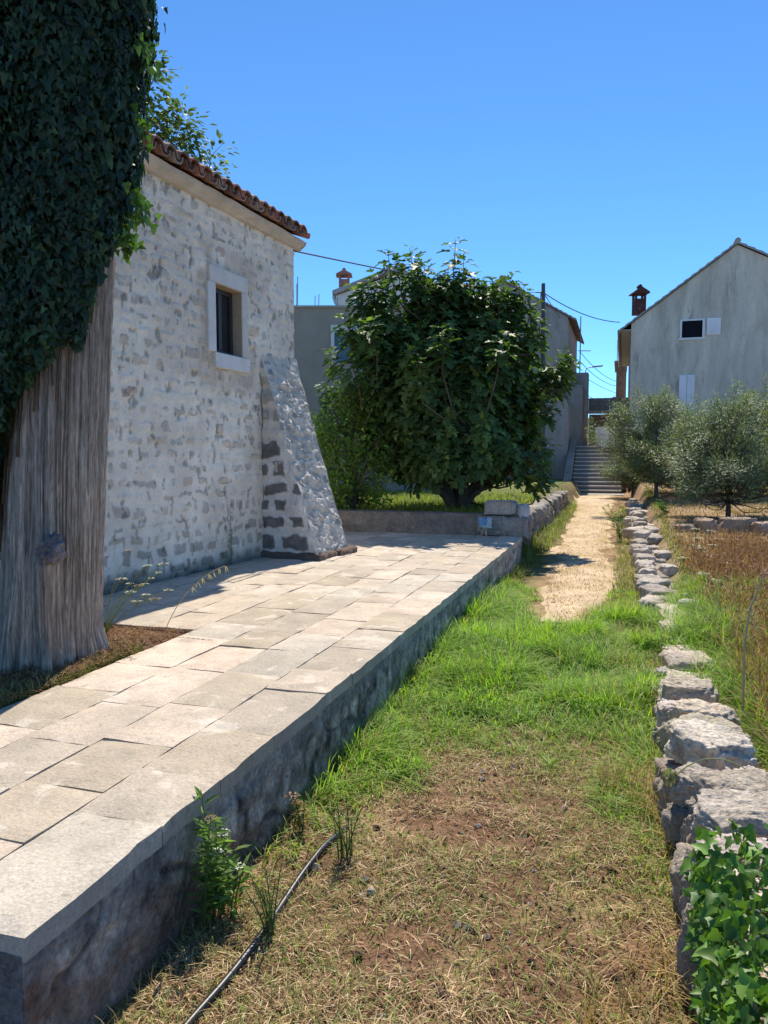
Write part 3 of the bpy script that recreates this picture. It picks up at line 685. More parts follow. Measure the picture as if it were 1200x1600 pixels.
for (px, py, Y, ln) in tuple(_px) + ((606, 392, 13.6, .8), (640, 388, 13.7, .8), (712, 374, 13.5, 1.0), (700, 420, 13.2, .9), (742, 430, 13.8, .8), (800, 428, 13.8, .8), (770, 436, 13.5, .7), (680, 440, 13.2, .7), (560, 455, 13.4, .7), (835, 470, 13.7, .7), (535, 490, 13.2, .7), (725, 400, 13.9, .8), (835, 510, 13.6, .6), (862, 570, 13.6, .5), (858, 625, 13.2, .5), (855, 690, 13.0, .6), (850, 735, 12.7, .6), (575, 500, 12.4, .6), (655, 560, 11.9, .7), (790, 520, 12.0, .7), (690, 510, 12.0, .7), (545, 560, 12.6, .6), (590, 425, 13.6, .7), (622, 415, 13.2, .7), (575, 440, 13.8, .6), (820, 445, 13.6, .7), (785, 440, 13.2, .7), (845, 500, 13.2, .6), (515, 545, 13.3, .6), (505, 600, 13.4, .6), (505, 650, 13.4, .6)):
    ex_t.append(at(px, py, Y)); ex_d.append([(px - 705) / 500., -.15, 1.0]); ex_l.append(ln)
fs = tuple(np.concatenate([a, A(b)]) for a, b in zip(s1, (ex_t, ex_d, ex_l)))
tree('fig_tree', 'broad dark green fig tree with big lobed leaves behind the low wall', fb, lim, fs, FIG, M_LEAF, (.10, .085, .07),
     leaf_cols=((.05, .10, .033), (.12, .19, .06)), nleaf=25, spread=.32, size=(.14, .26), droop=.55, shoot_r=.009)

# green shrub between the buttress and the fig
sb_ = A([-.55, 13.2, .58])
lim = [([sb_, sb_ + A([dx * .3, dy * .3, .7]), sb_ + A([dx, dy, dz])], .04, .015) for dx, dy, dz in ((-.5, 0, 1.6), (.1, .2, 2.0), (.5, -.1, 1.5), (0, -.4, 1.2))]
s2 = dome_shoots(sb_, [.2, .7, 1.4, 2.1, 2.5], [.75, .95, .95, .7, .35], 190, (.4, .7), up=.8, inner=.4, sd=2)
tree('green_shrub', 'bright green leafy shrub growing between the buttress and the fig tree', sb_, lim, s2, LEAF, M_LEAF, (.16, .13, .1), cat='shrub',
     leaf_cols=((.10, .19, .03), (.20, .32, .055)), nleaf=40, spread=.4, size=(.06, .11), wid=1.1, droop=.1, shoot_r=.005)

# tree behind the house
tb = A([-4.6, 12.6, .4])
lim = [([tb, tb + A([.1, 0, 2.2]), tb + A([dx * .5, dy, 4.0]), tb + A([dx, dy, dz])], .12, .03) for dx, dy, dz in ((-.6, .3, 6.4), (.7, 0, 6.2), (.2, .5, 6.9), (1.3, -.2, 5.6), (-1.2, 0, 5.8))]
s3 = dome_shoots(tb + A([.1, 0, 3.9]), [0, .6, 1.3, 2.0, 2.6, 3.0], [1.0, 1.5, 1.55, 1.2, .9, .4], 90, (.5, .9), up=.6, inner=.35, sd=3, lump=.6)
ex = [(at(px, py, 12.4), [dx, 0, 1.0], ln) for px, py, dx, ln in ((236, 68, .1, .7), (232, 110, .4, .7), (245, 90, .3, .6), (290, 165, .4, .8), (275, 152, .2, .7), (262, 170, .1, .7), (240, 180, .2, .7), (350, 222, .9, .7), (345, 262, .8, .6), (325, 235, .8, .7), (300, 200, .5, .8), (310, 240, .5, .7), (280, 210, .3, .8), (255, 215, .2, .8), (235, 150, .1, .6), (265, 195, .3, .6), (330, 262, .6, .5), (290, 235, .4, .6), (240, 220, .2, .8), (300, 178, .5, .5), (228, 200, .1, .7))]
s3 = tuple(np.concatenate([a, A(b)]) for a, b in zip(s3, ([e[0] for e in ex], [e[1] for e in ex], [e[2] for e in ex])))
tree('garden_tree', 'airy pale green tree rising behind the tiled roof of the stone house', tb, lim, s3, LEAF, M_LEAF, (.2, .17, .13),
     leaf_cols=((.09, .135, .045), (.15, .20, .08)), nleaf=60, spread=.9, size=(.10, .16), wid=1.2, droop=.25, shoot_r=.006)

# olives
def olive(base, h, w, label, n, seed, lean=0.):
    base = np.asarray(base, float)
    lim = [([base + A([0, 0, -.1]), base + A([.03 * lean, 0, h * .22]), base + A([dx * w * .35 + lean * .2, dy * w * .3, h * .45]), base + A([dx * w * .75 + lean * .3, dy * w * .7, h * dz])], .025 * h * (1 if q == 0 else .8), .012)
           for q, (dx, dy, dz) in enumerate(((-.5, .1, .75), (.5, -.2, .78), (.05, .3, .88), (-.1, -.5, .7), (.8, .3, .6)))]
    s = dome_shoots(base + A([lean * .2, 0, 0]), [h * .26, h * .34, h * .52, h * .7, h * .86, h], [w * .7, w * 1.0, w * 1.1, w * .95, w * .7, w * .3], int(n * .58), (.45, 1.0), up=.8, inner=.3, sd=seed, lump=1.1)
    ne = 16; a = R.uniform(0, 6.28, ne); rr_ = w * R.uniform(.2, 1.0, ne)
    te = base + np.stack([np.cos(a) * rr_ + lean * .2, np.sin(a) * rr_, h * (1.12 - .45 * (rr_ / w) ** 2) * R.uniform(.88, 1.08, ne)], -1)
    s = tuple(np.concatenate([q, e]) for q, e in zip(s, (te, np.stack([np.cos(a) * .4, np.sin(a) * .4, 1 + 0 * a], -1), R.uniform(.5, .9, ne))))
    return tree('olive_tree', label, base, lim, s, NEEDLE, M_OLIVE, (.13, .11, .09), group='olive trees in the field', leaf_cols=((.115, .16, .062), (.27, .32, .17)), nleaf=95, spread=.34, size=(.06, .12), wid=.22, droop=.1, shoot_r=.005, bright=.45)
def land_at(px, py):
    z = .3
    for _ in range(8):
        p = gnd(px, py, z); z = float(land(*to_uv(p[0], p[1])))
    return gnd(px, py, z)
p1 = land_at(1138, 808); olive(p1, 2.4, 1.35, 'pale silvery olive tree with a bare leaning trunk, nearest of the olives', 460, 11, -.4)
p2 = land_at(1025, 778); olive(p2, 2.95, 1.7, 'dense dark olive tree partly covering the stone steps', 600, 12)
p3 = land_at(988, 774); olive(p3, 2.2, 1.25, 'small low olive bush hanging over the right side of the steps', 300, 13)
p4 = land_at(1190, 775); olive(p4, 3.0, 1.7, 'olive tree at the right edge of the photo behind the leaning one', 520, 14)
p5 = p2 + A([1.7, 1.5, .05]); olive(p5, 1.7, 1.6, 'olive tree in the middle of the row under the gabled house', 450, 15)

# ------------------------------------------------------------------ stones
def rock(size, seed, sub=36, block=.55, rough=.16):
    a, b = np.meshgrid(np.linspace(0, np.pi, sub), np.linspace(0, 2 * np.pi, sub * 2), indexing='ij')
    q = np.stack([np.sin(a) * np.cos(b), np.sin(a) * np.sin(b), np.cos(a)], -1)
    p = np.sign(q) * np.abs(q) ** block; p /= np.max(np.abs(p), -1, keepdims=True) ** .55
    f1 = .62 * np.stack([fbm(q[..., 0] * 1.7 + 3 * k, q[..., 1] * 1.7, q[..., 2] * 1.7, 3, seed + k) - .5 for k in range(3)], -1)
    p = p * (1 + .0) + f1 * .75
    cr = fbm(q[..., 0] * 5, q[..., 1] * 5, q[..., 2] * 5, 4, seed + 5) - .5; fi = fbm(q[..., 0] * 16, q[..., 1] * 16, q[..., 2] * 16, 3, seed + 6) - .5
    p = p * (1 + rough * 2 * cr + rough * .7 * fi)[..., None] * A(size) / 2
    return p, np.clip(1 + 1.3 * cr + .9 * fi, .4, 1.5)
def add_rock(parent, name, c, size, seed, rz=0, col=(.5, .47, .43), sub=30, **kw):
    p, sh = rock(size, seed, sub, **kw); ca, sa = math.cos(rz), math.sin(rz)
    P = np.stack([p[..., 0] * ca - p[..., 1] * sa, p[..., 0] * sa + p[..., 1] * ca, p[..., 2]], -1) + A(c)
    return MB().grid(P, A(col) * (.8 + .2 * sh)[..., None], flip=True).build(name, M_STONE, parent, smooth=True)
VANG = math.atan2(SU, CU)
def wall_top(v): return np.interp(v, [1.2, 2.4, 3.2, 4.0, 4.7, 5.2, 6.2, 7.0, 8.0, 9.5, 13, 22], [.48, .46, .42, .33, .26, .15, .12, .17, .21, .25, .31, .38])
dw = thing('dry_stone_wall', uv(.45, 4, 0), 'tumbled dry stone wall of rough pale limestone along the right of the grassy lane', 'wall')
v = 1.0; sd = 400
while v < 23:
    near_ = v < 5
    ln = R.uniform(.24, .5) if v < 9 else R.uniform(.4, .75)
    if v > 13: ln = R.uniform(.7, 1.1)
    tp = float(wall_top(v + ln / 2)); wd_ = R.uniform(.27, .38)
    capz = min(.17, tp * .7) if near_ else .16
    if v < 5.0:
        ln = R.uniform(.2, .46)
        cr_ = R.random() < .55
        for q in range(1 if cr_ else 2):
            lx = R.uniform(.27, .36) if cr_ else R.uniform(.14, .2); uu = WL + (.2 if cr_ else (.11, .31)[q]) + R.uniform(-.03, .03); hh_ = R.uniform(.12, .19)
            zt_ = tp - R.uniform(-.02, .11)
            add_rock(dw, 'stone', uv(uu, v + ln / 2 + R.uniform(-.04, .04), zt_ - hh_ / 2), (lx, ln * R.uniform(.72, .88), hh_), sd, -.3 + R.uniform(-.5, .5), A([.70, .62, .52]) * R.uniform(.6, 1.1) * A([1, R.uniform(.94, 1), R.uniform(.86, 1)]), 52, block=R.uniform(.58, .85), rough=.16); sd += 17
        for q in range(2):
            hz = max(tp - .2, .1); l2 = ln * R.uniform(.4, .62)
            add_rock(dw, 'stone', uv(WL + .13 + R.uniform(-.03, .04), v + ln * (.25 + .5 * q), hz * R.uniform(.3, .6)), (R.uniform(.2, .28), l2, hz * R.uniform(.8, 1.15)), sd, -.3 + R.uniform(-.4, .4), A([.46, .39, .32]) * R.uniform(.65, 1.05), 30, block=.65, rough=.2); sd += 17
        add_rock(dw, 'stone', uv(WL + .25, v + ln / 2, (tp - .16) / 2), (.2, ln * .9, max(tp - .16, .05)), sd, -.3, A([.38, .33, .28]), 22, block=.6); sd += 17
        v += ln * .93; continue
    if v > 7.6:
        ln = R.uniform(.22, .5) if v < 13 else R.uniform(.35, .75)
        for q in range(R.integers(1, 3)):
            lx = R.uniform(.16, .3); uu = WL + (.12 if q == 0 else .32) + R.uniform(-.05, .05); hh_ = R.uniform(.12, .26)
            zt_ = tp * R.uniform(.75, 1.12)
            add_rock(dw, 'stone', uv(uu, v + ln / 2 + R.uniform(-.08, .08), zt_ - hh_ / 2), (lx, ln * R.uniform(.8, 1.1), hh_), sd, R.uniform(-.9, .3), A([.62, .54, .45]) * R.uniform(.7, 1.12), 22, block=.66); sd += 17
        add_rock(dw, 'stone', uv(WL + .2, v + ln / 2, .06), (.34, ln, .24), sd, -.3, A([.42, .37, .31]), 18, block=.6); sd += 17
        v += ln * R.uniform(.85, 1.05); continue
    uc = WL + .21 + R.uniform(-.04, .04) + (.06 if 5 < v < 7.5 else 0)
    tone = A([.68, .60, .50]) * R.uniform(.85, 1.12) * A([1, R.uniform(.95, 1), R.uniform(.88, 1)])
    rz = -math.atan2(SU, CU) + R.uniform(-.3, .3)
    add_rock(dw, 'stone', uv(uc, v + ln / 2, tp - capz / 2 + R.uniform(-.035, .03)), (wd_ * R.uniform(.8, 1.05), ln * .97, capz * R.uniform(1.0, 1.3)), sd, rz, tone, 44 if near_ else 24, block=.62); sd += 17
    if tp > .2:
        for q in range(2 if near_ else 1):
            l2 = ln / (2 if near_ else 1) * 1.05
            hz = max(tp - capz, .06)
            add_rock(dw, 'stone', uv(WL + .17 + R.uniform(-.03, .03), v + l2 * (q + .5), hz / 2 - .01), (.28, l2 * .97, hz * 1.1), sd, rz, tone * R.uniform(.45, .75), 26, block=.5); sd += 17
    v += ln * .97
# small loose stones on the ruined middle stretch
for k in range(14):
    vv = R.uniform(4.9, 8.2); uu = R.uniform(.2, .85)
    s_ = R.uniform(.08, .18); z0 = float(land(uu, vv))
    add_rock(dw, 'stone', uv(uu, vv, z0 + s_ * .25), (s_ * 1.3, s_, s_ * .7), sd, R.uniform(0, 3), A([.55, .52, .48]) * R.uniform(.85, 1.1), 16); sd += 17

# rubble wall left of the far path
gw = thing('rubble_garden_wall', uv(-1.8, 18, .3), 'low rubble wall edging the garden to the left of the dirt path', 'wall')
v = 11.9
while v < 24:
    ln = R.uniform(.4, .7)
    for lay in range(2):
        add_rock(gw, 'stone', uv(-1.78 + R.uniform(-.06, .06), v + ln / 2, .14 + lay * .27), (.4, ln * 1.08, .3), sd, -math.atan2(SU, CU) + R.uniform(-.2, .2), A([.36, .32, .28]) * R.uniform(.75, 1.15), 16); sd += 17
    v += ln
# boulders across the field
for (px, py, w_, h_, lab) in ((1103, 826, .26, .27, 'brownish boulder standing alone at the left end of the field boulders'), (1150, 826, .5, .3, 'broad pale boulder under the leaning olive trunk'), (1192, 829, .40, .25, 'grey boulder near the right edge of the photo below the olives'), (1070, 824, .3, .14, 'small flat boulder half sunk among the brown weeds')):
    p = land_at(px, py + 6); o = add_rock(None, 'boulder', p + A([0, 0, h_ * .3]), (w_, .42, h_ * 1.15), sd, R.uniform(-.3, .3), (.46, .345, .25), 34, block=.7); sd += 17
    tag(o, lab, 'boulder', 'boulders across the field')

# low wall closing the terrace, block and bag on its end
lw = thing('low_garden_wall', uv(-3, TV1 + .15, TZ), 'low grey concrete wall closing the far end of the terrace before the fig tree', 'wall')
a_, z_ = np.meshgrid(np.linspace(-6.5, -1.98, 120), np.linspace(TZ - .05, .75, 14), indexing='ij')
lcol = A([.24, .205, .175]) * (.6 + .8 * fbm(a_ * 2.5, z_ * 5, 0, 4, 501))[..., None]
L3 = MB().grid(uv(a_, TV1 + .02 * (fbm(a_ * 5, z_ * 5, 0, 3, 502) - .5), z_), lcol)
a2, t2 = np.meshgrid(np.linspace(-6.5, -1.98, 120), np.linspace(0, .3, 5), indexing='ij'); L3.grid(uv(a2, TV1 + t2 + (t2 == 0) * .02 * (fbm(a2 * 5, a2 * 0 + .75 * 5, 0, 3, 502) - .5), .75 + .01 * (vn(a2 * 6, t2 * 9, 0, 503) - .5)), lcol.mean((0, 1)) * 1.15)
L3.ubox(-6.5, -1.98, TV1 + .03, TV1 + .299, .3, .74, (.2, .18, .16))
L3.build('wall_face', M_RENDER, lw, smooth=False)
for (u, v, w_, l_, h_, z0) in ((-1.83, 11.33, .42, .36, .3, TZ - .0), (-1.50, 11.33, .36, .38, .3, TZ - .03)):
    add_rock(lw, 'end_stone', uv(u, v, z0 + h_ / 2), (w_, l_, h_), sd, -.3, (.34, .31, .28), 28, block=.4); sd += 9
o = add_rock(None, 'stone_block', uv(-1.73, 11.36, .845), (.44, .3, .2), sd, -.31, (.42, .38, .34), 40, block=.22, rough=.05); tag(o, 'squared grey stone block lying on the right end of the low wall', 'stone block'); sd += 9
o = add_rock(None, 'loose_stone', uv(-1.41, 11.36, .80), (.18, .2, .19), sd, .4, (.55, .52, .52), 24); tag(o, 'small whitish loose stone beside the squared block on the wall end', 'stone')
bag = thing('plastic_bag', uv(-1.92, 11.12, TZ), 'crumpled blue and white plastic bag propped against the low wall on two sticks', 'bag')
p, sh = rock((.2, .15, .16), 555, 30, block=.9, rough=.22); bcol = np.where((p[..., 0:1] < .02) & (p[..., 2:3] > -.03), A([.2, .38, .62]), A([.62, .64, .66])) * (.8 + .2 * sh)[..., None]
MB().grid(p + uv(-1.92, 11.1, TZ + .19), bcol, flip=True).build('sack', M_BAG, bag, smooth=True)
for du in (-.04, .03): MB().tube([uv(-1.93 + du, 11.08, TZ), uv(-1.92 + du * .5, 11.1, TZ + .16)], .012, 6, (.5, .42, .33)).build('stick', M_WOOD, bag)

# ------------------------------------------------------------------ steps and the houses in the background
st = thing('stone_steps', uv(-1.05, 34.2, 0), 'flight of worn concrete steps climbing between the houses at the end of the path', 'steps')
for i in range(12):
    m = MB(); z0 = .18 * i; v0 = 34.2 + .34 * i
    m.ubox(-2.1, .02, v0 + .03, v0 + .9, z0 - .3, z0 + .13, (.26, .22, .18)); m.ubox(-2.12, .03, v0, v0 + .6, z0 + .132, z0 + .18, (.62, .56, .48), .008)  # pale tread edges, dark risers: sunlit tops and shaded fronts put into colour
    m.build('step', M_PLAIN, st)
m = MB(); m.ubox(-2.2, .15, 32.9, 34.2, -.1, .035, (.42, .38, .32), .01); m.build('landing', M_PLAIN, st)
m = MB(); m.prism([uv(-2.42, 33.6, -.1), uv(-2.42, 33.6, .5), uv(-2.42, 38.4, 2.6), uv(-2.42, 38.4, -.1)], uv(.28, 0, 0) - uv(0, 0, 0), (.33, .29, .25)); m.build('side_wall', M_STUCCO, st)

def gable(u0, u1, v0, v1, z0, ze, um, zp, col, name, label, roof_col=(.25, .2, .18), over=.35, ze2=None, mt=M_STUCCO):
    """house along the lane's axis with its gable towards the camera"""
    H = thing(name, uv((u0 + u1) / 2, v0, z0), label, 'house'); ze2 = ze if ze2 is None else ze2
    w = MB(); w.prism([uv(u0, v0, z0), uv(u1, v0, z0), uv(u1, v0, ze2), uv(um, v0, zp), uv(u0, v0, ze)], uv(0, v1 - v0, 0), col)
    w.build('wall', mt, H); r = MB()
    for (ua, za) in ((u0, ze), (u1, ze2)):
        sl = (zp - za) / (um - ua); ue = ua - over * (1 if ua < um else -1); z_e = za + (ue - ua) * sl
        n_ = 16
        us = np.linspace(ue, um, n_ * 4 + 1); zs = z_e + (us - ue) * sl
        for vv0, vv1 in ((v0 - .14, v1 + .2),):
            stp = np.floor(np.linspace(0, n_, n_ * 4 + 1) + .001) / n_
            lift = .05 * (1 - (np.linspace(0, n_, n_ * 4 + 1) % 1))
            G = np.stack([uv(us, vv0, zs + .02), uv(us, vv0, zs + .09 + lift), uv(us, vv1, zs + .09 + lift), uv(us, vv1, zs + .02)], 0)
            r.grid(G, roof_col)
    r.tube(uv(um, np.linspace(v0 - .16, v1 + .2, 12), zp + .13), .13, 8, np.asarray(roof_col) * 1.1)
    r.build('roof', M_TILE, H); return H

# the big gabled house on the right
RH = gable(.31, 9.4, 36, 50, .3, 7.62, 4.56, 10.74, (.60, .535, .45), 'gabled_house', 'large grey stuccoed house with a stained gable wall behind the olive trees', roof_col=(.32, .28, .26), over=.5, ze2=8.2)
w = MB()
for (a, b, c, d_) in ((2.35, 2.43, 6.85, 7.66), (3.27, 3.36, 6.85, 7.66), (2.43, 3.27, 7.6, 7.67), (2.3, 3.4, 6.78, 6.87)): w.ubox(a, b, 35.93, 36.1, c, d_, (.72, .72, .74))
wf = w.build('window', M_PLAIN, RH); MB().ubox(2.43, 3.27, 35.97, 35.99, 6.87, 7.6, (.006, .007, .012)).build('pane_or_dark_sheet', M_PLAIN, wf)  # near-black sheet stands for the dark room behind the open window
m = MB(); m.ubox(3.44, 4.0, 35.93, 35.985, 6.95, 7.68, (.80, .80, .84), .01)
for k in range(9): m.ubox(3.5, 3.94, 35.915, 35.93, 7.0 + k * .07, 7.045 + k * .07, (.74, .74, .78))
m.build('shutter', M_PLAIN, RH)
m = MB(); m.ubox(2.38, 3.02, 35.94, 35.99, 3.7, 5.25, (.78, .78, .82), .01); m.ubox(2.69, 2.71, 35.93, 35.94, 3.75, 5.2, (.4, .4, .45)); m.build('closed_shutter', M_PLAIN, RH)
MB().tube(uv(-.22, np.linspace(35.9, 50, 6), 7.3), .07, 8, (.3, .2, .17)).build('gutter', M_METAL, RH)
MB().ubox(-.12, .31, 36.0, 50, 7.33, 7.36, (.5, .47, .43)).build('soffit', M_PLAIN, RH)
def chimney(name, c, w_, h_, col, parent):
    m = MB(); c = np.asarray(c, float)
    bx = lambda x0, x1, y0, y1, z0, z1, cl: m.box(c + A([x0, y0, z0]), (x1 - x0, 0, 0), (0, y1 - y0, 0), (0, 0, z1 - z0), cl)
    hw = w_ / 2
    bx(-hw, hw, -hw, hw, 0, h_ * .6, col)
    for sx in (-1, 1):
        for sy in (-1, 1): bx(sx * hw - (0 if sx < 0 else .17 * w_), sx * hw + (.17 * w_ if sx < 0 else 0), sy * hw - (0 if sy < 0 else .22 * w_), sy * hw + (.22 * w_ if sy < 0 else 0), h_ * .6, h_ * .8, col)
    o_ = hw * 1.55
    m.prism([c + A([-o_, -o_, h_ * .8]), c + A([o_, -o_, h_ * .8]), c + A([o_ * .9, -o_, h_ * .86]), c + A([0, -o_, h_ * 1.05]), c + A([-o_ * .9, -o_, h_ * .86])], (0, 2 * o_, 0), A(col) * .9)
    m.tube([c + A([0, -o_ * .4, h_ * 1.1]), c + A([0, o_ * .4, h_ * 1.1])], hw * .35, 8, A(col) * .9)
    return m.build(name, M_TILE, parent)
chimney('chimney', at(998, 492, 37.0), .52, 1.22, (.085, .035, .032), RH)

# grey flat-topped house and white gabled house behind the fig
GH = thing('flat_roof_house', (-1, 22, .5), 'plain grey brown flat topped house between the stone house and the fig tree', 'house')
z_t = float(at(500, 481, 22)[2]); xl = float(at(440, 500, 22)[0]); xr = float(at(720, 500, 22)[0])
m = MB(); m.box((xl, 22, .2), (xr - xl, 0, 0), (0, 5, 0), (0, 0, z_t - .2), (.33, .28, .24)); m.build('wall', M_PLAIN, GH)
m = MB(); m.box((xl - .05, 21.93, z_t), (xr - xl + .1, 0, 0), (0, 5.1, 0), (0, 0, .06), (.38, .35, .32)); m.build('parapet_cap', M_PLAIN, GH)
wl_, wt_, wr_, wb_ = at(517, 508, 22)[0], at(517, 508, 22)[2], at(566, 560, 22)[0], at(566, 568, 22)[2]
m = MB(); m.box((wl_, 21.94, wb_), (.1, 0, 0), (0, .1, 0), (0, 0, wt_ - wb_), (.66, .66, .64)); m.box((wr_ - .1, 21.94, wb_), (.1, 0, 0), (0, .1, 0), (0, 0, wt_ - wb_), (.66, .66, .64)); m.box((wl_ + .1, 21.94, wt_ - .22), (wr_ - wl_ - .2, 0, 0), (0, .1, 0), (0, 0, .22), (.66, .66, .64))
wf = m.build('window', M_PLAIN, GH); MB().box((wl_ + .1, 21.97, wb_), (wr_ - wl_ - .2, 0, 0), (0, .02, 0), (0, 0, wt_ - .22 - wb_), (.04, .07, .1)).build('pane_or_dark_sheet', M_GLASS, wf)
rb = MB()
for px, h_ in ((465, .9), (463.5, .7), (492, .35), (498, .4), (527, .3)):
    q = at(px, 481, 22.5); MB().tube([q, q + A([.01, 0, h_])], .012, 5, (.2, .16, .13)).build('rebar', M_METAL, GH)
AH = thing('white_house', (1.5, 30, .5), 'white plastered house with a shallow gable and brick chimney behind the grey one', 'house')
e0, pk, e1 = at(520, 462, 30), at(615, 425, 30), at(715, 462, 30)
m = MB(); m.prism([(e0[0] + .12, 30, .5), (e1[0] - .12, 30, .5), (e1[0] - .12, 30, e1[2]), (pk[0], 30, pk[2] - .1), (e0[0] + .12, 30, e0[2])], (0, 8, 0), (.62, .62, .62)); m.build('wall', M_PLAIN, AH)
m = MB()
for e in (e0, e1): m.prism([e + A([0, -.3, -.02]), pk + A([0, -.3, -.02]), pk + A([0, -.3, .16]), e + A([0, -.3, .14])], (0, 8.6, 0), (.33, .31, .31))
m.build('roof', M_TILE, AH); chimney('chimney', at(538, 456, 31), .42, .78, (.36, .16, .12), AH)
m = MB(); m.tube([e0 + A([.02, -.1, -.05]), e0 + A([.1, -.1, -.3]), e0 + A([.18, -.08, -.4]), e0 + A([.18, -.08, -2])], .05, 8, (.4, .42, .46)); m.build('drainpipe', M_METAL, AH)

# house left of the steps, its neighbours and the bridge over the passage
LH = gable(-9.5, -2.68, 39, 47, 1.5, 8.6, -6.0, 10.6, (.38, .33, .29), 'passage_house', 'weathered grey brown house left of the steps, mostly behind the fig tree', roof_col=(.30, .21, .17), over=.4)
m = MB(); m.ubox(-2.67, -2.6, 40.2, 41.4, 4.5, 7.2, (.5, .35, .31)); m.build('side_shutter', M_PLAIN, LH)
PW = thing('passage_wall', uv(-2.6, 38.5, 1.5), 'patched grey concrete walls and pillar at the left mouth of the passage', 'wall')
m = MB(); m.ubox(-5.5, -2.45, 36.6, 38.9, .4, 4.35, (.36, .335, .31)); m.build('lower_block', M_STUCCO, PW)
m = MB(); m.ubox(-2.66, -1.75, 41.0, 42.2, 1.8, 6.05, (.42, .39, .36)); m.ubox(-2.7, -1.9, 38.9, 41, 1.8, 5.2, (.33, .31, .28)); m.build('pillar', M_STUCCO, PW)
BR = thing('passage_bridge', uv(-.8, 42, 4), 'grey block lintel bridging the passage above the steps', 'bridge')
m = MB()
for k in range(3):
    for j in range(6): m.ubox(-1.74 + j * .36 - (.12 if k % 2 else 0) * (j > 0), -1.39 + j * .36 - (.12 if k % 2 else 0) * (j < 5), 42.0 + R.uniform(0, .02), 42.5, 4.12 + k * .225, 4.335 + k * .225, A([.31, .29, .275]) * R.uniform(.85, 1.15), .01)
m.build('block_course', M_STUCCO, BR)
m = MB(); m.ubox(-1.74, .3, 41.9, 42.6, 3.97, 4.11, (.48, .43, .37)); m.build('beam', M_PLAIN, BR)
m = MB(); m.ubox(-1.8, .3, 44.5, 45, 3.35, 4.05, (.22, .2, .18)); m.ubox(-1.8, -1.45, 44.5, 45, 1.9, 3.35, (.28, .26, .24)); m.build('inner_beam', M_PLAIN, BR)
FW = thing('far_house', uv(-.5, 60, 2), 'pale sunlit house end seen through the passage under the bridge', 'house')
m = MB(); m.ubox(-3, 1.2, 60, 66, 1.9, 4.4, (.7, .68, .66)); m.build('wall', M_PLAIN, FW)
m = MB(); m.prism([uv(-3.2, 59.8, 4.4), uv(1.4, 59.8, 4.4), uv(-.9, 59.8, 5.0)], uv(0, 6.4, 0), (.3, .18, .14)); m.build('roof', M_TILE, FW)
RU = thing('brick_ruin', uv(.0, 52, 2), 'rough brown brick house end peeping past the gabled house above the passage', 'house')
m = MB(); m.ubox(-.42, .2, 50.6, 56, 1.9, 7.6, (.24, .18, .15)); m.build('wall', M_RENDER, RU)
m = MB(); m.ubox(-.55, .25, 50.4, 56, 7.6, 7.75, (.35, .2, .15)); m.ubox(-.6, -.42, 50.8, 51.0, 5.4, 5.5, (.2, .2, .2)); m.build('roof_edge', M_TILE, RU)

# poles, masts, lamp, cables
def pole_part(T, name, pts, r, col, mt=M_METAL): return MB().tube(pts, r, 8, col).build(name, mt, T)
pb_ = at(849, 640, 30); pt_ = at(849, 443, 30)
UP = thing('utility_pole', (pb_[0], 30, .6), 'dark utility pole with a crossarm rising behind the fig tree', 'pole')
pole_part(UP, 'pole', [(pb_[0], 30, .5), pt_], [.1, .075], (.05, .04, .04)); q = at(849, 457, 30)
pole_part(UP, 'crossarm', [q + A([-.32, -.05, 0]), q + A([.05, -.05, 0])], .025, (.06, .05, .05)); pole_part(UP, 'bracket', [q + A([-.1, -.05, 0]), q + A([-.12, -.05, -.25]), q + A([-.02, -.05, -.35])], .02, (.06, .05, .05))
b = uv(-2.2, 41.5, 6.05); AM = thing('aerial_mast', b, 'thin grey aerial mast standing on the concrete pillar by the passage', 'aerial')
pole_part(AM, 'mast', [b, b + A([0, 0, 3.0])], .03, (.25, .25, .26)); pole_part(AM, 'boom', [b + A([-.1, 0, 1.2]), b + A([.55, 0, 1.2])], .02, (.25, .25, .26))
for k in range(4): pole_part(AM, 'rod', [b + A([.1 + k * .13, -.2, 1.2]), b + A([.1 + k * .13, .2, 1.2])], .012, (.25, .25, .26))
SLB = uv(-1.9, 41.3, 6.06); SL = thing('street_lamp', SLB, 'small street lamp with a flat head on a bracket over the passage', 'lamp')
pole_part(SL, 'bracket', [SLB, SLB + A([.05, 0, .25]), SLB + A([.4, 0, .32])], .025, (.3, .3, .3)); MB().box(SLB + A([.35, -.1, .28]), (.55, 0, .05), (0, .2, 0), (0, 0, .07), (.35, .35, .36), .02).build('lamp_head', M_METAL, SL)
for k, (u, h_, lab) in enumerate(((-.38, 2.6, 'taller thin aerial rod on the brick house beside the gabled house'), (-.2, 1.9, 'shorter thin aerial rod on the brick house beside the gabled house'))):
    b = uv(u, 51, 7.75); o = MB().tube([b, b + A([0, 0, h_ - 1.2])], .025, 6, (.3, .3, .3)).build('aerial_rod', M_METAL); tag(o, lab, 'aerial')
def cable(a, b, sag, label, r=.012, col=(.05, .05, .05)):
    t = np.linspace(0, 1, 24)[:, None]; P = A(a) * (1 - t) + A(b) * t; P[:, 2] -= sag * 4 * (t * (1 - t))[:, 0]
    o = MB().tube(P, r, 5, col).build('cable', M_METAL); tag(o, label, 'cable', 'overhead cables')
cable(hp(.80, -.03, 4.17), at(838, 457, 30) , .1, 'black cable running from the stone house corner behind the fig tree', .011)
cable(q + A([0, 0, 0]), uv(-.2, 36, 7.6) + A([0, 0, .1]), .25, 'cable from the utility pole to the eave of the gabled house', .02)
cable(q + A([0, 0, .02]), uv(-3.1, 40, 8.7), .05, 'short cable dropping from the utility pole to the house left of the steps', .018)
cable(uv(-2.2, 41.5, 7.2), uv(-.4, 51, 6.5), .25, 'upper sagging cable of the pair from the aerial mast across the passage', .016)
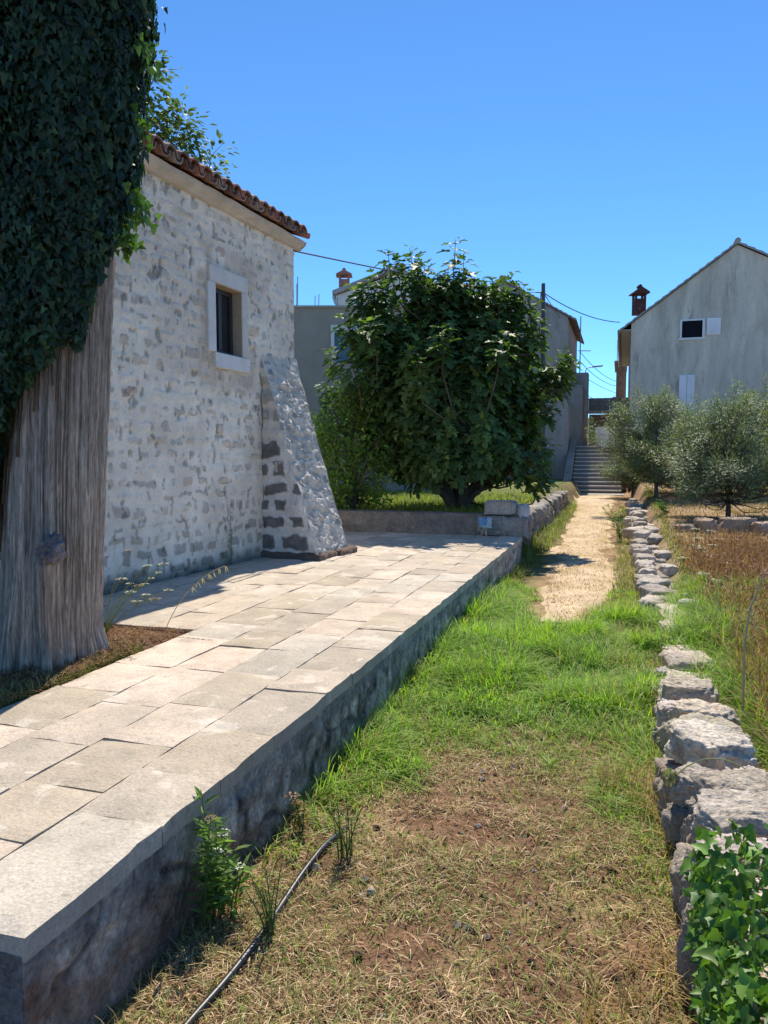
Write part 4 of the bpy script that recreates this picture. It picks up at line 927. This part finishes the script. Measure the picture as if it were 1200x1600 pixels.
cable(uv(-2.2, 41.5, 6.7), uv(-.4, 51, 6.2), .25, 'lower sagging cable of the pair from the aerial mast across the passage', .016)
cable(uv(-1.75, 41.8, 5.75), uv(-.4, 51, 5.75), .06, 'almost level cable crossing just below the street lamp', .014)
cable(uv(-1.75, 41.8, 4.9), uv(-.45, 51, 5.6), .3, 'slanting cable rising from the bridge to the brick house', .016)

# ------------------------------------------------------------------ grass, litter and brush
def sample(n, u0, u1, v0, v1, prob, vpow=1.0):
    t = R.random(n) ** vpow; u = R.uniform(u0, u1, n); v = v0 + (v1 - v0) * t
    k = R.random(n) < prob(u, v); return u[k], v[k]
def on_path(u, v): return (np.abs(u - np.interp(v, [7.3, 9, 14, 25, 34], [-.5, -.5, -.62, -.85, -1.0])) < np.interp(v, [7.2, 7.3, 8.2, 9.5, 14, 25, 34], [0, .1, .25, .36, .41, .5, .7]))
gm = MB()
u, v = sample(150000, TE + .01, .95, 2.0, 9.2, lambda u, v: green_amount(u, v) ** 1.5 * (.25 + .75 * SF(.35, .6, fbm(u * 6, v * 6, 0, 2, 601))))
k = ~on_path(u, v) & ~((u > WL) & (u < WL + .45) & ((v < 4.9) | (R.random(len(u)) < .55))); u, v = u[k], v[k]
n = len(u); ga_ = green_amount(u, v); clump = fbm(u * 3.5, v * 3.5, 0, 2, 602)
lushz = SF(4.0, 5.6, v) * SF(8.6, 7.6, v)
h = (.03 + .12 * ga_ ** 1.5 + .15 * lushz * SF(.35, .65, clump) + .07 * SF(-1.1, -1.3, u)) * R.uniform(.55, 1.25, n)
az = R.uniform(0, 2 * np.pi, n); az = np.where(R.random(n) < .4, fbm(u * 1.2, v * 1.2, 4, 2, 603) * 14, az)
dry = R.random(n) < .10 + .35 * (1 - ga_) * (1 - lushz)
c = jcol(n, (.17, .32, .035), (.30, .44, .075), .25); c[dry] = jcol(int(dry.sum()), (.42, .34, .15), (.34, .30, .12), .2)
blades(gm, uv(u, v, height(u, v) - .01), az, h, R.uniform(.25, 1.5, n), R.uniform(.0035, .0065, n) * (1 + .08 * v), c * .85, c * A([1.15, 1.1, 1.1]))
u, v = sample(26000, TE - .5, .9, 9.0, 26, lambda u, v: np.clip(SF(-1.05, -1.3, u) * .9 + SF(-.15, .1, u) * .5, 0, 1), 1.5)
k = ~on_path(u, v) & ~((u > WL) & (u < WL + .45)) & ~((v < TV1 + .3) & (u < TE)); u, v = u[k], v[k]; n = len(u)
c = jcol(n, (.10, .17, .03), (.30, .27, .10), .25)
blades(gm, uv(u, v, height(u, v) - .01), R.uniform(0, 6.28, n), R.uniform(.08, .26, n) * np.interp(u, [-1.4, -1.1, .2], [1.25, .6, .7]), R.uniform(.2, 1.2, n), R.uniform(.008, .014, n), c)
# garden under the fig and field beyond the wall
u, v = sample(26000, -7, -1.95, 11.6, 19, lambda u, v: .4 + .6 * SF(.4, .6, fbm(u * 1.5, v * 1.5, 0, 3, 605))); n = len(u)
blades(gm, uv(u, v, land(u, v) - .01), R.uniform(0, 6.28, n), R.uniform(.1, .3, n), R.uniform(.2, 1.0, n), R.uniform(.012, .022, n), jcol(n, (.13, .20, .03), (.30, .30, .08), .25))
u, v = sample(30000, .72, 2.2, 2.6, 8.5, lambda u, v: SF(.42, .6, fbm(u * 1.6, v * 1.2, 2, 3, 606) + .18 * SF(1.6, .7, u) + .1 * SF(3, 4.5, v) * SF(8.5, 6.5, v)) * (1 - .8 * SF(.95, 1.3, u) * SF(6.2, 5.2, v)))
n = len(u); c = jcol(n, (.14, .26, .035), (.30, .36, .08), .25); dry = R.random(n) < .3; c[dry] = jcol(int(dry.sum()), (.42, .33, .14), (.3, .22, .1))
blades(gm, uv(u, v, height(u, v) - .01), R.uniform(0, 6.28, n), R.uniform(.1, .32, n), R.uniform(.2, 1.2, n), R.uniform(.005, .009, n) * (1 + .05 * v), c)
n = 5000; u = R.uniform(TE, WL, n); v = 1.5 + 4.6 * R.random(n) ** 1.2; k = R.random(n) < SF(.52, .66, fbm(u * 5, v * 5, 8, 3, 617)) * .8; u, v = u[k], v[k]; n = len(u); a = R.uniform(0, 6.28, n)
scatter(gm, *LEAF, uv(u, v, height(u, v) + R.uniform(.002, .02, n)), np.stack([np.cos(a), np.sin(a), R.uniform(0, .8, n)], -1), A([0, 0, 1.]) + R.normal(0, .4, (n, 3)), R.uniform(.010, .024, n), jcol(n, (.13, .22, .05), (.24, .32, .10), .3))
u, v = sample(11000, TE, WL, 1.6, 5.0, lambda u, v: SF(.5, .68, fbm(u * 3.2, v * 3.2, 5, 3, 618) + .12 * SF(-.6, .1, u) + .08 * SF(-.9, -1.2, u))); n = len(u)
blades(gm, uv(u, v, height(u, v) - .004), R.uniform(0, 6.28, n), R.uniform(.02, .085, n), R.uniform(.3, 1.6, n), R.uniform(.002, .004, n), jcol(n, (.17, .27, .05), (.36, .36, .13), .3))
tag(gm.build('green_grass', M_GRASS, origin=False), 'long fresh green grass spreading across the lane and along the terrace wall', 'grass', kind='stuff')

dm = MB()      # mown straw litter over the soil
u, v = sample(100000, TE, WL + .02, 1.5, 6.2, lambda u, v: (.12 + .88 * SF(.40, .66, .6 * fbm(u * 2.6, v * 2.6, 1, 3, 611) + .4 * fbm(u * 11, v * 11, 1, 2, 614))) * .85 * (1 - .6 * SF(4.2, 5.2, v)), 1.25); n = len(u)
c = jcol(n, (.52, .38, .21), (.72, .56, .37), .3); bw_ = R.random(n); c[bw_ < .46] = jcol(int((bw_ < .46).sum()), (.17, .095, .055), (.36, .22, .12)); c[bw_ > .88] = jcol(int((bw_ > .88).sum()), (.15, .22, .06), (.27, .31, .11))
hh = R.uniform(.012, .045, n)
blades(dm, uv(u, v, height(u, v) - .001), R.uniform(0, 6.28, n), hh, R.uniform(.6, 2.6, n), R.uniform(.0022, .0048, n), c)
u, v = sample(16000, TE, WL + .02, 1.5, 7.0, lambda u, v: SF(-.35, -1.25, u) * .25 * SF(.45, .6, fbm(u * 4, v * 4, 3, 2, 612)) + SF(-.1, .2, u) * .6, 1.2); n = len(u)
blades(dm, uv(u, v, height(u, v) - .005), R.uniform(0, 6.28, n), R.uniform(.04, .13, n), R.uniform(.3, 1.4, n), R.uniform(.002, .004, n), jcol(n, (.5, .38, .18), (.38, .24, .10), .25))
u, v = sample(9000, WL - .3, WL + .12, 1.6, 9.0, lambda u, v: SF(.42, .6, fbm(u * 5, v * 3, 4, 2, 619)), 1.2); n = len(u)
blades(dm, uv(u, v, height(u, v) - .005), R.uniform(0, 6.28, n), R.uniform(.06, .24, n), R.uniform(.2, 1.3, n), R.uniform(.0025, .005, n), jcol(n, (.52, .38, .18), (.34, .22, .10), .3))
# bed litter
nb = 9000; u = R.uniform(-4.2, BU - .01, nb); v = R.uniform(BV0, BV1, nb); c = jcol(nb, (.32, .17, .09), (.20, .12, .07), .4)
blades(dm, uv(u, v, TZ - .02 + .05 * (fbm(u * 3, v * 3, 0, 4, 51) - .4) + .05 * np.exp(-(((u + 3.14) ** 2 + (v - 3.52) ** 2) / .35))), R.uniform(0, 6.28, nb), R.uniform(.015, .05, nb), R.uniform(.6, 2.2, nb), R.uniform(.004, .009, nb), c)
nb = 2600; v = R.uniform(BV0, 3.9, nb); u = BU - .03 - R.random(nb) ** 2 * .3
blades(dm, uv(u, v, TZ - .03), R.uniform(0, 6.28, nb), R.uniform(.03, .12, nb), R.uniform(.3, 1.3, nb), R.uniform(.003, .006, nb), jcol(nb, (.12, .16, .03), (.40, .30, .12), .25))
# dry field
u, v = sample(52000, .75, 13, 9, 30, lambda u, v: .3 + .7 * SF(.4, .6, fbm(u * 1.2, v * 1.2, 1, 3, 613)), 1.6); n = len(u)
blades(dm, uv(u, v, height(u, v) - .01), R.uniform(0, 6.28, n), R.uniform(.05, .16, n), R.uniform(.3, 1.5, n), R.uniform(.012, .022, n), jcol(n, (.46, .33, .16), (.34, .24, .12), .25))
u, v = sample(22000, -1.6, .2, 7.3, 26, lambda u, v: on_path(u, v) * (.3 + .7 * SF(.4, .6, fbm(u * 3, v * 2, 1, 3, 615))), 1.8); n = len(u)
blades(dm, uv(u, v, height(u, v) + .016), R.uniform(0, 6.28, n), R.uniform(.012, .045, n), R.uniform(.8, 2.4, n), R.uniform(.006, .011, n), jcol(n, (.62, .46, .26), (.36, .25, .13), .3))
n = 5200; u = R.uniform(TE, WL, n); v = 1.5 + 4.6 * R.random(n) ** 1.2; k = R.random(n) < SF(.42, .6, fbm(u * 4, v * 4, 7, 3, 616)); u, v = u[k], v[k]; n = len(u); a = R.uniform(0, 6.28, n)
scatter(dm, *LEAF, uv(u, v, height(u, v) + R.uniform(.002, .012, n)), np.stack([np.cos(a), np.sin(a), R.uniform(-.1, .5, n)], -1), A([0, 0, 1.]) + R.normal(0, .45, (n, 3)), R.uniform(.010, .026, n), jcol(n, (.16, .09, .05), (.36, .22, .12), .4))
tag(dm.build('dry_grass', M_DRY, origin=False), 'straw coloured dry grass and mown litter over the bare soil', 'dry grass', kind='stuff')

bm = MB()      # rust brown dead weeds in the field
u, v = sample(60000, .8, 8, 5.6, 12.4, lambda u, v: SF(.36, .54, fbm(u * .9, v * .8, 3, 3, 621) + .16 * SF(7, 9, v)) * SF(.7, 1.3, u + .1 + .12 * (v - 6)), 1.0); n = len(u)
c = jcol(n, (.26, .13, .075), (.44, .28, .17), .4)
blades(bm, uv(u, v, height(u, v)), R.uniform(0, 6.28, n), R.uniform(.12, .34, n) * (.35 + 1.3 * fbm(u * 2.2, v * 2.2, 3, 3, 623)), R.uniform(.1, 1.2, n), R.uniform(.006, .013, n), c * (.7 + .7 * fbm(u * 3, v * 3, 6, 3, 624))[:, None])
pos = uv(u, v, height(u, v) + R.uniform(.03, .28, n)); k = R.random(n) < .55
scatter(bm, *LEAF, pos[k], R.normal(0, 1, (k.sum(), 3)), R.normal(0, 1, (k.sum(), 3)) + A([0, -.3, .6]), R.uniform(.03, .07, k.sum()), jcol(int(k.sum()), (.20, .10, .06), (.34, .2, .12), .35), R.uniform(.02, .05, k.sum()))
u, v = sample(30000, .78, 2.2, 2.2, 6.8, lambda u, v: SF(.42, .6, fbm(u * 2, v * 2, 3, 3, 622) + .2 * SF(.9, 1.25, u))); n = len(u)
blades(bm, uv(u, v, height(u, v)), R.uniform(0, 6.28, n), R.uniform(.08, .34, n), R.uniform(.1, 1.1, n), R.uniform(.004, .008, n), jcol(n, (.25, .12, .06), (.42, .24, .12), .35))
tag(bm.build('dead_brush', M_DRY, origin=False), 'rust brown dead weeds covering the field right of the stone wall', 'brush', kind='stuff')

pm = MB()      # stones and clods on the soil
n = 1500; u = R.uniform(TE, WL, n); v = 1.6 + 4.4 * R.random(n) ** 1.2; s_ = R.uniform(.004, .012, n) * np.where(R.random(n) < .06, 2.2, 1)
OCT = A([[1, 0, 0], [-1, 0, 0], [0, 1, 0], [0, -1, 0], [0, 0, .7], [0, 0, -.7]], float); OF = [A([[0, 2, 4], [2, 1, 4], [1, 3, 4], [3, 0, 4], [2, 0, 5], [1, 2, 5], [3, 1, 5], [0, 3, 5]])]
c = jcol(n, (.20, .12, .08), (.13, .08, .055), .3); pl = R.random(n) < .3; c[pl] = jcol(int(pl.sum()), (.42, .34, .28), (.5, .43, .37))
ang = R.uniform(0, 6.28, n); scatter(pm, OCT, OF, uv(u, v, height(u, v) + s_ * .3), np.stack([np.cos(ang), np.sin(ang), R.normal(0, .3, n)], -1), A([0, 0, 1.]) + R.normal(0, .3, (n, 3)), s_, c)
tag(pm.build('pebbles', M_STONE, origin=False), 'small pebbles and clods of earth on the bare soil', 'pebbles', kind='stuff')

# ------------------------------------------------------------------ single plants
def weed(base, h, n, label, name='tall_weed', flowers=0, leafc=((.13, .22, .05), (.22, .32, .10)), ls=(.035, .075), spread=.25, nl=16, fcol=(.8, .78, .7), lw=.7, cat='weed', group=None, stemc=(.13, .18, .06)):
    T = thing(name, base, label, cat, group); s_ = MB(); l_ = MB(); f_ = MB()
    for i in range(n):
        a = R.uniform(0, 6.28); hh = h * R.uniform(.65, 1); lean = spread * hh * R.uniform(.2, 1)
        t = np.linspace(0, 1, 8); P = np.asarray(base) + np.stack([np.cos(a) * lean * t ** 1.5, np.sin(a) * lean * t ** 1.5, hh * t], -1) + A([R.normal(0, .02), R.normal(0, .02), 0])
        s_.tube(P, .0035 * (1 - .6 * t), 5, stemc)
        q = R.uniform(.1, .98, nl); pp = np.stack([np.interp(q, t, P[:, k]) for k in range(3)], -1); b = R.uniform(0, 6.28, nl)
        fw_ = np.stack([np.cos(b), np.sin(b), R.uniform(.1, .9, nl)], -1); sz = R.uniform(*ls, nl)
        scatter(l_, *LEAF, pp, fw_, A([0, 0, 1.]) + .4 * R.normal(0, 1, (nl, 3)), sz, jcol(nl, *leafc, .25), sz * lw)
        if i < flowers: f_ = MB(); umbel(f_, P[-1], .022 * R.uniform(.8, 1.3), fcol); f_.build('flower', M_PETAL, T)
    s_.build('stem', M_GRASS, T); l_.build('foliage', M_GRASS, T)
    return T
def umbel(mb, c, r, col, flat=.35, n=40):
    a = R.uniform(0, 6.28, n); q = np.sqrt(R.random(n)); p = np.asarray(c) + np.stack([np.cos(a) * q * r, np.sin(a) * q * r, r * flat * (.4 - q * q * .5) + R.normal(0, r * .06, n)], -1)
    scatter(mb, *LEAF, p, np.stack([np.cos(a), np.sin(a), .2 + 0 * a], -1), A([0, 0, 1.]) + R.normal(0, .35, (n, 3)), r * .45, jcol(n, col, A(col) * .9, .12), r * .5)
    for k in range(8):
        b = k * .785; mb.tube([np.asarray(c) + A([0, 0, -r * .8]), np.asarray(c) + A([math.cos(b) * r * .7, math.sin(b) * r * .7, 0])], r * .03, 4, (.16, .2, .08))
G0 = lambda px, py: (lambda p: A([p[0], p[1], float(height(*to_uv(p[0], p[1])))]))(gnd(px, py, 0))
weed(G0(322, 1440), .47, 7, 'tall leafy green weed growing against the terrace wall in the foreground', flowers=1, fcol=(.45, .3, .16), spread=.1, nl=26, ls=(.04, .08), lw=.5)
weed(G0(352, 1432), .28, 8, 'shorter bushy weed with white flowers right of the tall weed', flowers=3, spread=.4, nl=16)
weed(G0(425, 1455), .24, 9, 'dark wiry weed standing over the black hose nearest the camera', leafc=((.10, .15, .05), (.16, .22, .08)), ls=(.012, .025), nl=34, spread=.5, lw=.4)
weed(G0(545, 1345), .26, 8, 'dark wiry weed beside the far end of the hose', leafc=((.10, .15, .05), (.16, .22, .08)), ls=(.012, .028), nl=34, spread=.45, lw=.4)
weed(G0(470, 1300), .16, 6, 'small reddish dry weed at the foot of the terrace wall', leafc=((.3, .2, .1), (.35, .3, .12)), ls=(.02, .04), nl=14, spread=.5, flowers=2, fcol=(.5, .3, .2))
weed(gnd(186, 920, TZ), .22, 7, 'dark little weed rooted at the foot of the house wall', leafc=((.03, .05, .02), (.05, .08, .03)), nl=18, spread=.3)
weed(hp(-.75, .04, TZ), .62, 3, 'thin dark climbing weed against the house wall near the buttress', leafc=((.06, .08, .035), (.09, .11, .05)), ls=(.02, .035), nl=26, spread=.05)
# wild carrot leaning out of the bed
wc_ = thing('wild_carrot', gnd(165, 990, TZ), 'leaning white flowered wild carrot stems in front of the house wall', 'wild flower'); s_ = MB(); f_ = MB(); l_ = MB(); b0 = gnd(165, 990, TZ)
for (px, py) in ((255, 881), (247, 895), (203, 912), (215, 916), (227, 913), (236, 904), (263, 922), (242, 936), (228, 930), (213, 940), (204, 925), (202, 860), (230, 884), (190, 905)):
    e = at(px, py, 4.75 + R.uniform(-.25, .25)); m_ = (b0 + e) / 2 + A([-.06, 0, .05]); t = np.linspace(0, 1, 9)[:, None]
    P = b0 * (1 - t) ** 2 + 2 * m_ * t * (1 - t) + e * t ** 2; s_.tube(P, .0018, 4, (.24, .27, .13)); f_ = MB(); umbel(f_, e, .028 * R.uniform(.7, 1.2), (.78, .75, .62) if R.random() < .8 else (.55, .36, .18), n=24); f_.build('flower', M_PETAL, wc_)
s_.build('stem', M_GRASS, wc_)
gs = thing('grass_stalk', gnd(258, 985, TZ), 'single pale dry grass stalk bending over the paving by the bed', 'grass stalk'); b0 = gnd(258, 985, TZ); e = at(352, 884, 5.05); m_ = at(290, 905, 5.02)
t = np.linspace(0, 1, 14)[:, None]; P = b0 * (1 - t) ** 2 + 2 * m_ * t * (1 - t) + e * t ** 2
MB().tube(P, .0025, 4, (.5, .42, .28)).build('stem', M_DRY, gs); f_ = MB(); pp = np.repeat(P[7:], 3, 0); nn_ = len(pp)
scatter(f_, *LEAF, pp, A([.3, 0, -1.]) + R.normal(0, .3, (nn_, 3)), R.normal(0, 1, (nn_, 3)), .05, jcol(nn_, (.55, .48, .34), (.6, .5, .3)), .016); f_.tube(P[6:], .003, 4, (.5, .42, .28)); f_.build('seed_head', M_DRY, gs)
# seed head by the stone wall
sh_ = thing('carrot_seed_head', gnd(1038, 1330, 0), 'closed greenish wild carrot seed head hanging over the near end of the stone wall', 'wild flower'); e = at(1046, 1222, 2.95); b0 = uv(.55, 3.1, .35)
t = np.linspace(0, 1, 16)[:, None]; m_ = (b0 + e) / 2 + A([-.02, 0, .2])
MB().tube(b0 * (1 - t) ** 2 + 2 * m_ * t * (1 - t) + e * t ** 2, .0025, 5, (.28, .3, .15)).build('stem', M_GRASS, sh_)
f_ = MB(); n = 90; q = unit(R.normal(0, 1, (n, 3))); scatter(f_, *LEAF, e + q * A([.022, .022, .028]), A([0, 0, 1.]) + .3 * q, q, .035, jcol(n, (.3, .32, .18), (.42, .4, .26)), .02); f_.build('seed_cluster', M_DRY, sh_)
# white umbels in the field
proto = None
for (px, py) in ((1087, 827), (1090, 841), (1086, 853), (1096, 857), (1113, 852), (1095, 863), (1097, 867), (1068, 872), (1088, 871), (1146, 843), (1122, 842), (1135, 864), (1146, 863), (1133, 880), (1155, 878), (1100, 897), (1117, 907), (1110, 830)):
    e = at(px, py, np.interp(py, [825, 910], [11.5, 7.4]))
    z0 = float(height(*to_uv(e[0], e[1])))
    if e[2] < z0 + .08: e[2] = z0 + .08
    T = thing('umbel_flower', (e[0], e[1], z0), 'white flat topped umbel flower among the brown weeds of the field', 'wild flower', 'white umbels in the field')
    MB().tube([(e[0], e[1], z0), e], .006, 4, (.2, .22, .1)).build('stem', M_GRASS, T); f_ = MB(); umbel(f_, e, .06, (.8, .8, .76), n=30); f_.build('flower_head', M_PETAL, T)
# bent dry stems on the right
db = thing('dry_bent_stem', uv(1.25, 4.1, .12), 'tall bent pale dry stem rising at the right edge beyond the stone wall', 'dry plant'); b0 = at(1160, 1130, 4.1); 
MB().tube([at(1160, 1150, 4.05), at(1163, 1010, 4.05), at(1172, 950, 4.1), at(1195, 895, 4.15), at(1210, 870, 4.2)], [.006, .006, .005, .004, .003], 6, (.42, .34, .24)).build('stem', M_DRY, db)
rd_ = weed(uv(1.35, 4.6, .12), .75, 6, 'rust brown dead weed at the right edge of the photo', name='dead_weed', leafc=((.28, .13, .06), (.38, .2, .1)), ls=(.03, .06), nl=26, spread=.25, stemc=(.25, .13, .07))
sp = weed(uv(.02, 15.0, .0), .8, 9, 'feathery green weed hanging over the stone wall beside the path', leafc=((.08, .15, .04), (.13, .21, .06)), ls=(.06, .12), nl=22, spread=.7, lw=.4)
rp_ = weed(uv(.9, 16.5, float(land(.9, 16.5))), .35, 7, 'low bright green weed on the far side of the stone wall', leafc=((.08, .17, .03), (.12, .22, .04)), ls=(.06, .12), nl=18, spread=.9)

# ivy over the near end of the stone wall
iv2 = thing('wall_ivy', uv(.4, 1.9, .2), 'glossy bright green ivy spilling over the near end of the stone wall', 'ivy')
n = 5200; v = R.uniform(1.0, 2.32, n); t = R.random(n)
edge_ = 2.2 + .2 * (fbm(t * 3, 0 * t, 0, 3, 701) - .5)
u = np.where(t < .45, WL + .05 - .07 * R.random(n), WL + (t - .45) / .55 * .75); zt_ = wall_top(v) + .05
z = np.where(t < .45, zt_ * (t / .45) ** .9 , zt_ + R.uniform(-.02, .09, n)); keep = v < edge_ - .25 * (t < .2); u, v, z, t = u[keep], v[keep], z[keep], t[keep]; n = len(u)
out = np.where((t < .45)[:, None], uv(-1, -.3, .5) - uv(0, 0, 0), A([[0, -.3, 1.]])); lv = MB()
scatter(lv, *IVY, uv(u, v, z), R.normal(0, .6, (n, 3)) + A([-.3, -.3, -.5]), out + R.normal(0, .5, (n, 3)), np.clip(R.lognormal(-3.5, .3, n), .015, .05), jcol(n, (.045, .12, .018), (.16, .29, .045), .45))
lv.build('foliage', M_IVY, iv2, smooth=True)
s_ = MB()
for k in range(14):
    v0 = R.uniform(1.0, 2.2); s_.tube(uv(A([WL + .35, WL + .15, WL + .05, WL + .04]) + R.normal(0, .02, 4), v0 + A([0, .1, .15, .2]), A([.50, .47, .36, .02])), .004, 5, (.14, .1, .06))
s_.build('stems', M_WOOD, iv2)

# black irrigation hose
hz = [G0(x, y) for x, y in ((250, 1660), (300, 1596), (352, 1540), (402, 1478), (436, 1424), (470, 1378), (505, 1335), (532, 1308), (556, 1270), (578, 1235), (600, 1198), (612, 1180))]
P = A(hz); P[:, 2] += A([.02, .02, .022, .016, .012, .02, .024, .02, -.03, -.03, .012, -.03])
x_ = np.linspace(0, 1, len(P)); s_ = np.linspace(0, 1, 90); P = np.stack([np.interp(s_, x_, P[:, k]) for k in range(3)], -1)
for _ in range(6): P[1:-1] = (P[:-2] + 2 * P[1:-1] + P[2:]) / 4
tag(MB().tube(P, .012, 10, (.018, .018, .018)).build('irrigation_hose', M_HOSE, smooth=True), 'black plastic irrigation hose half buried along the foot of the terrace wall', 'hose')
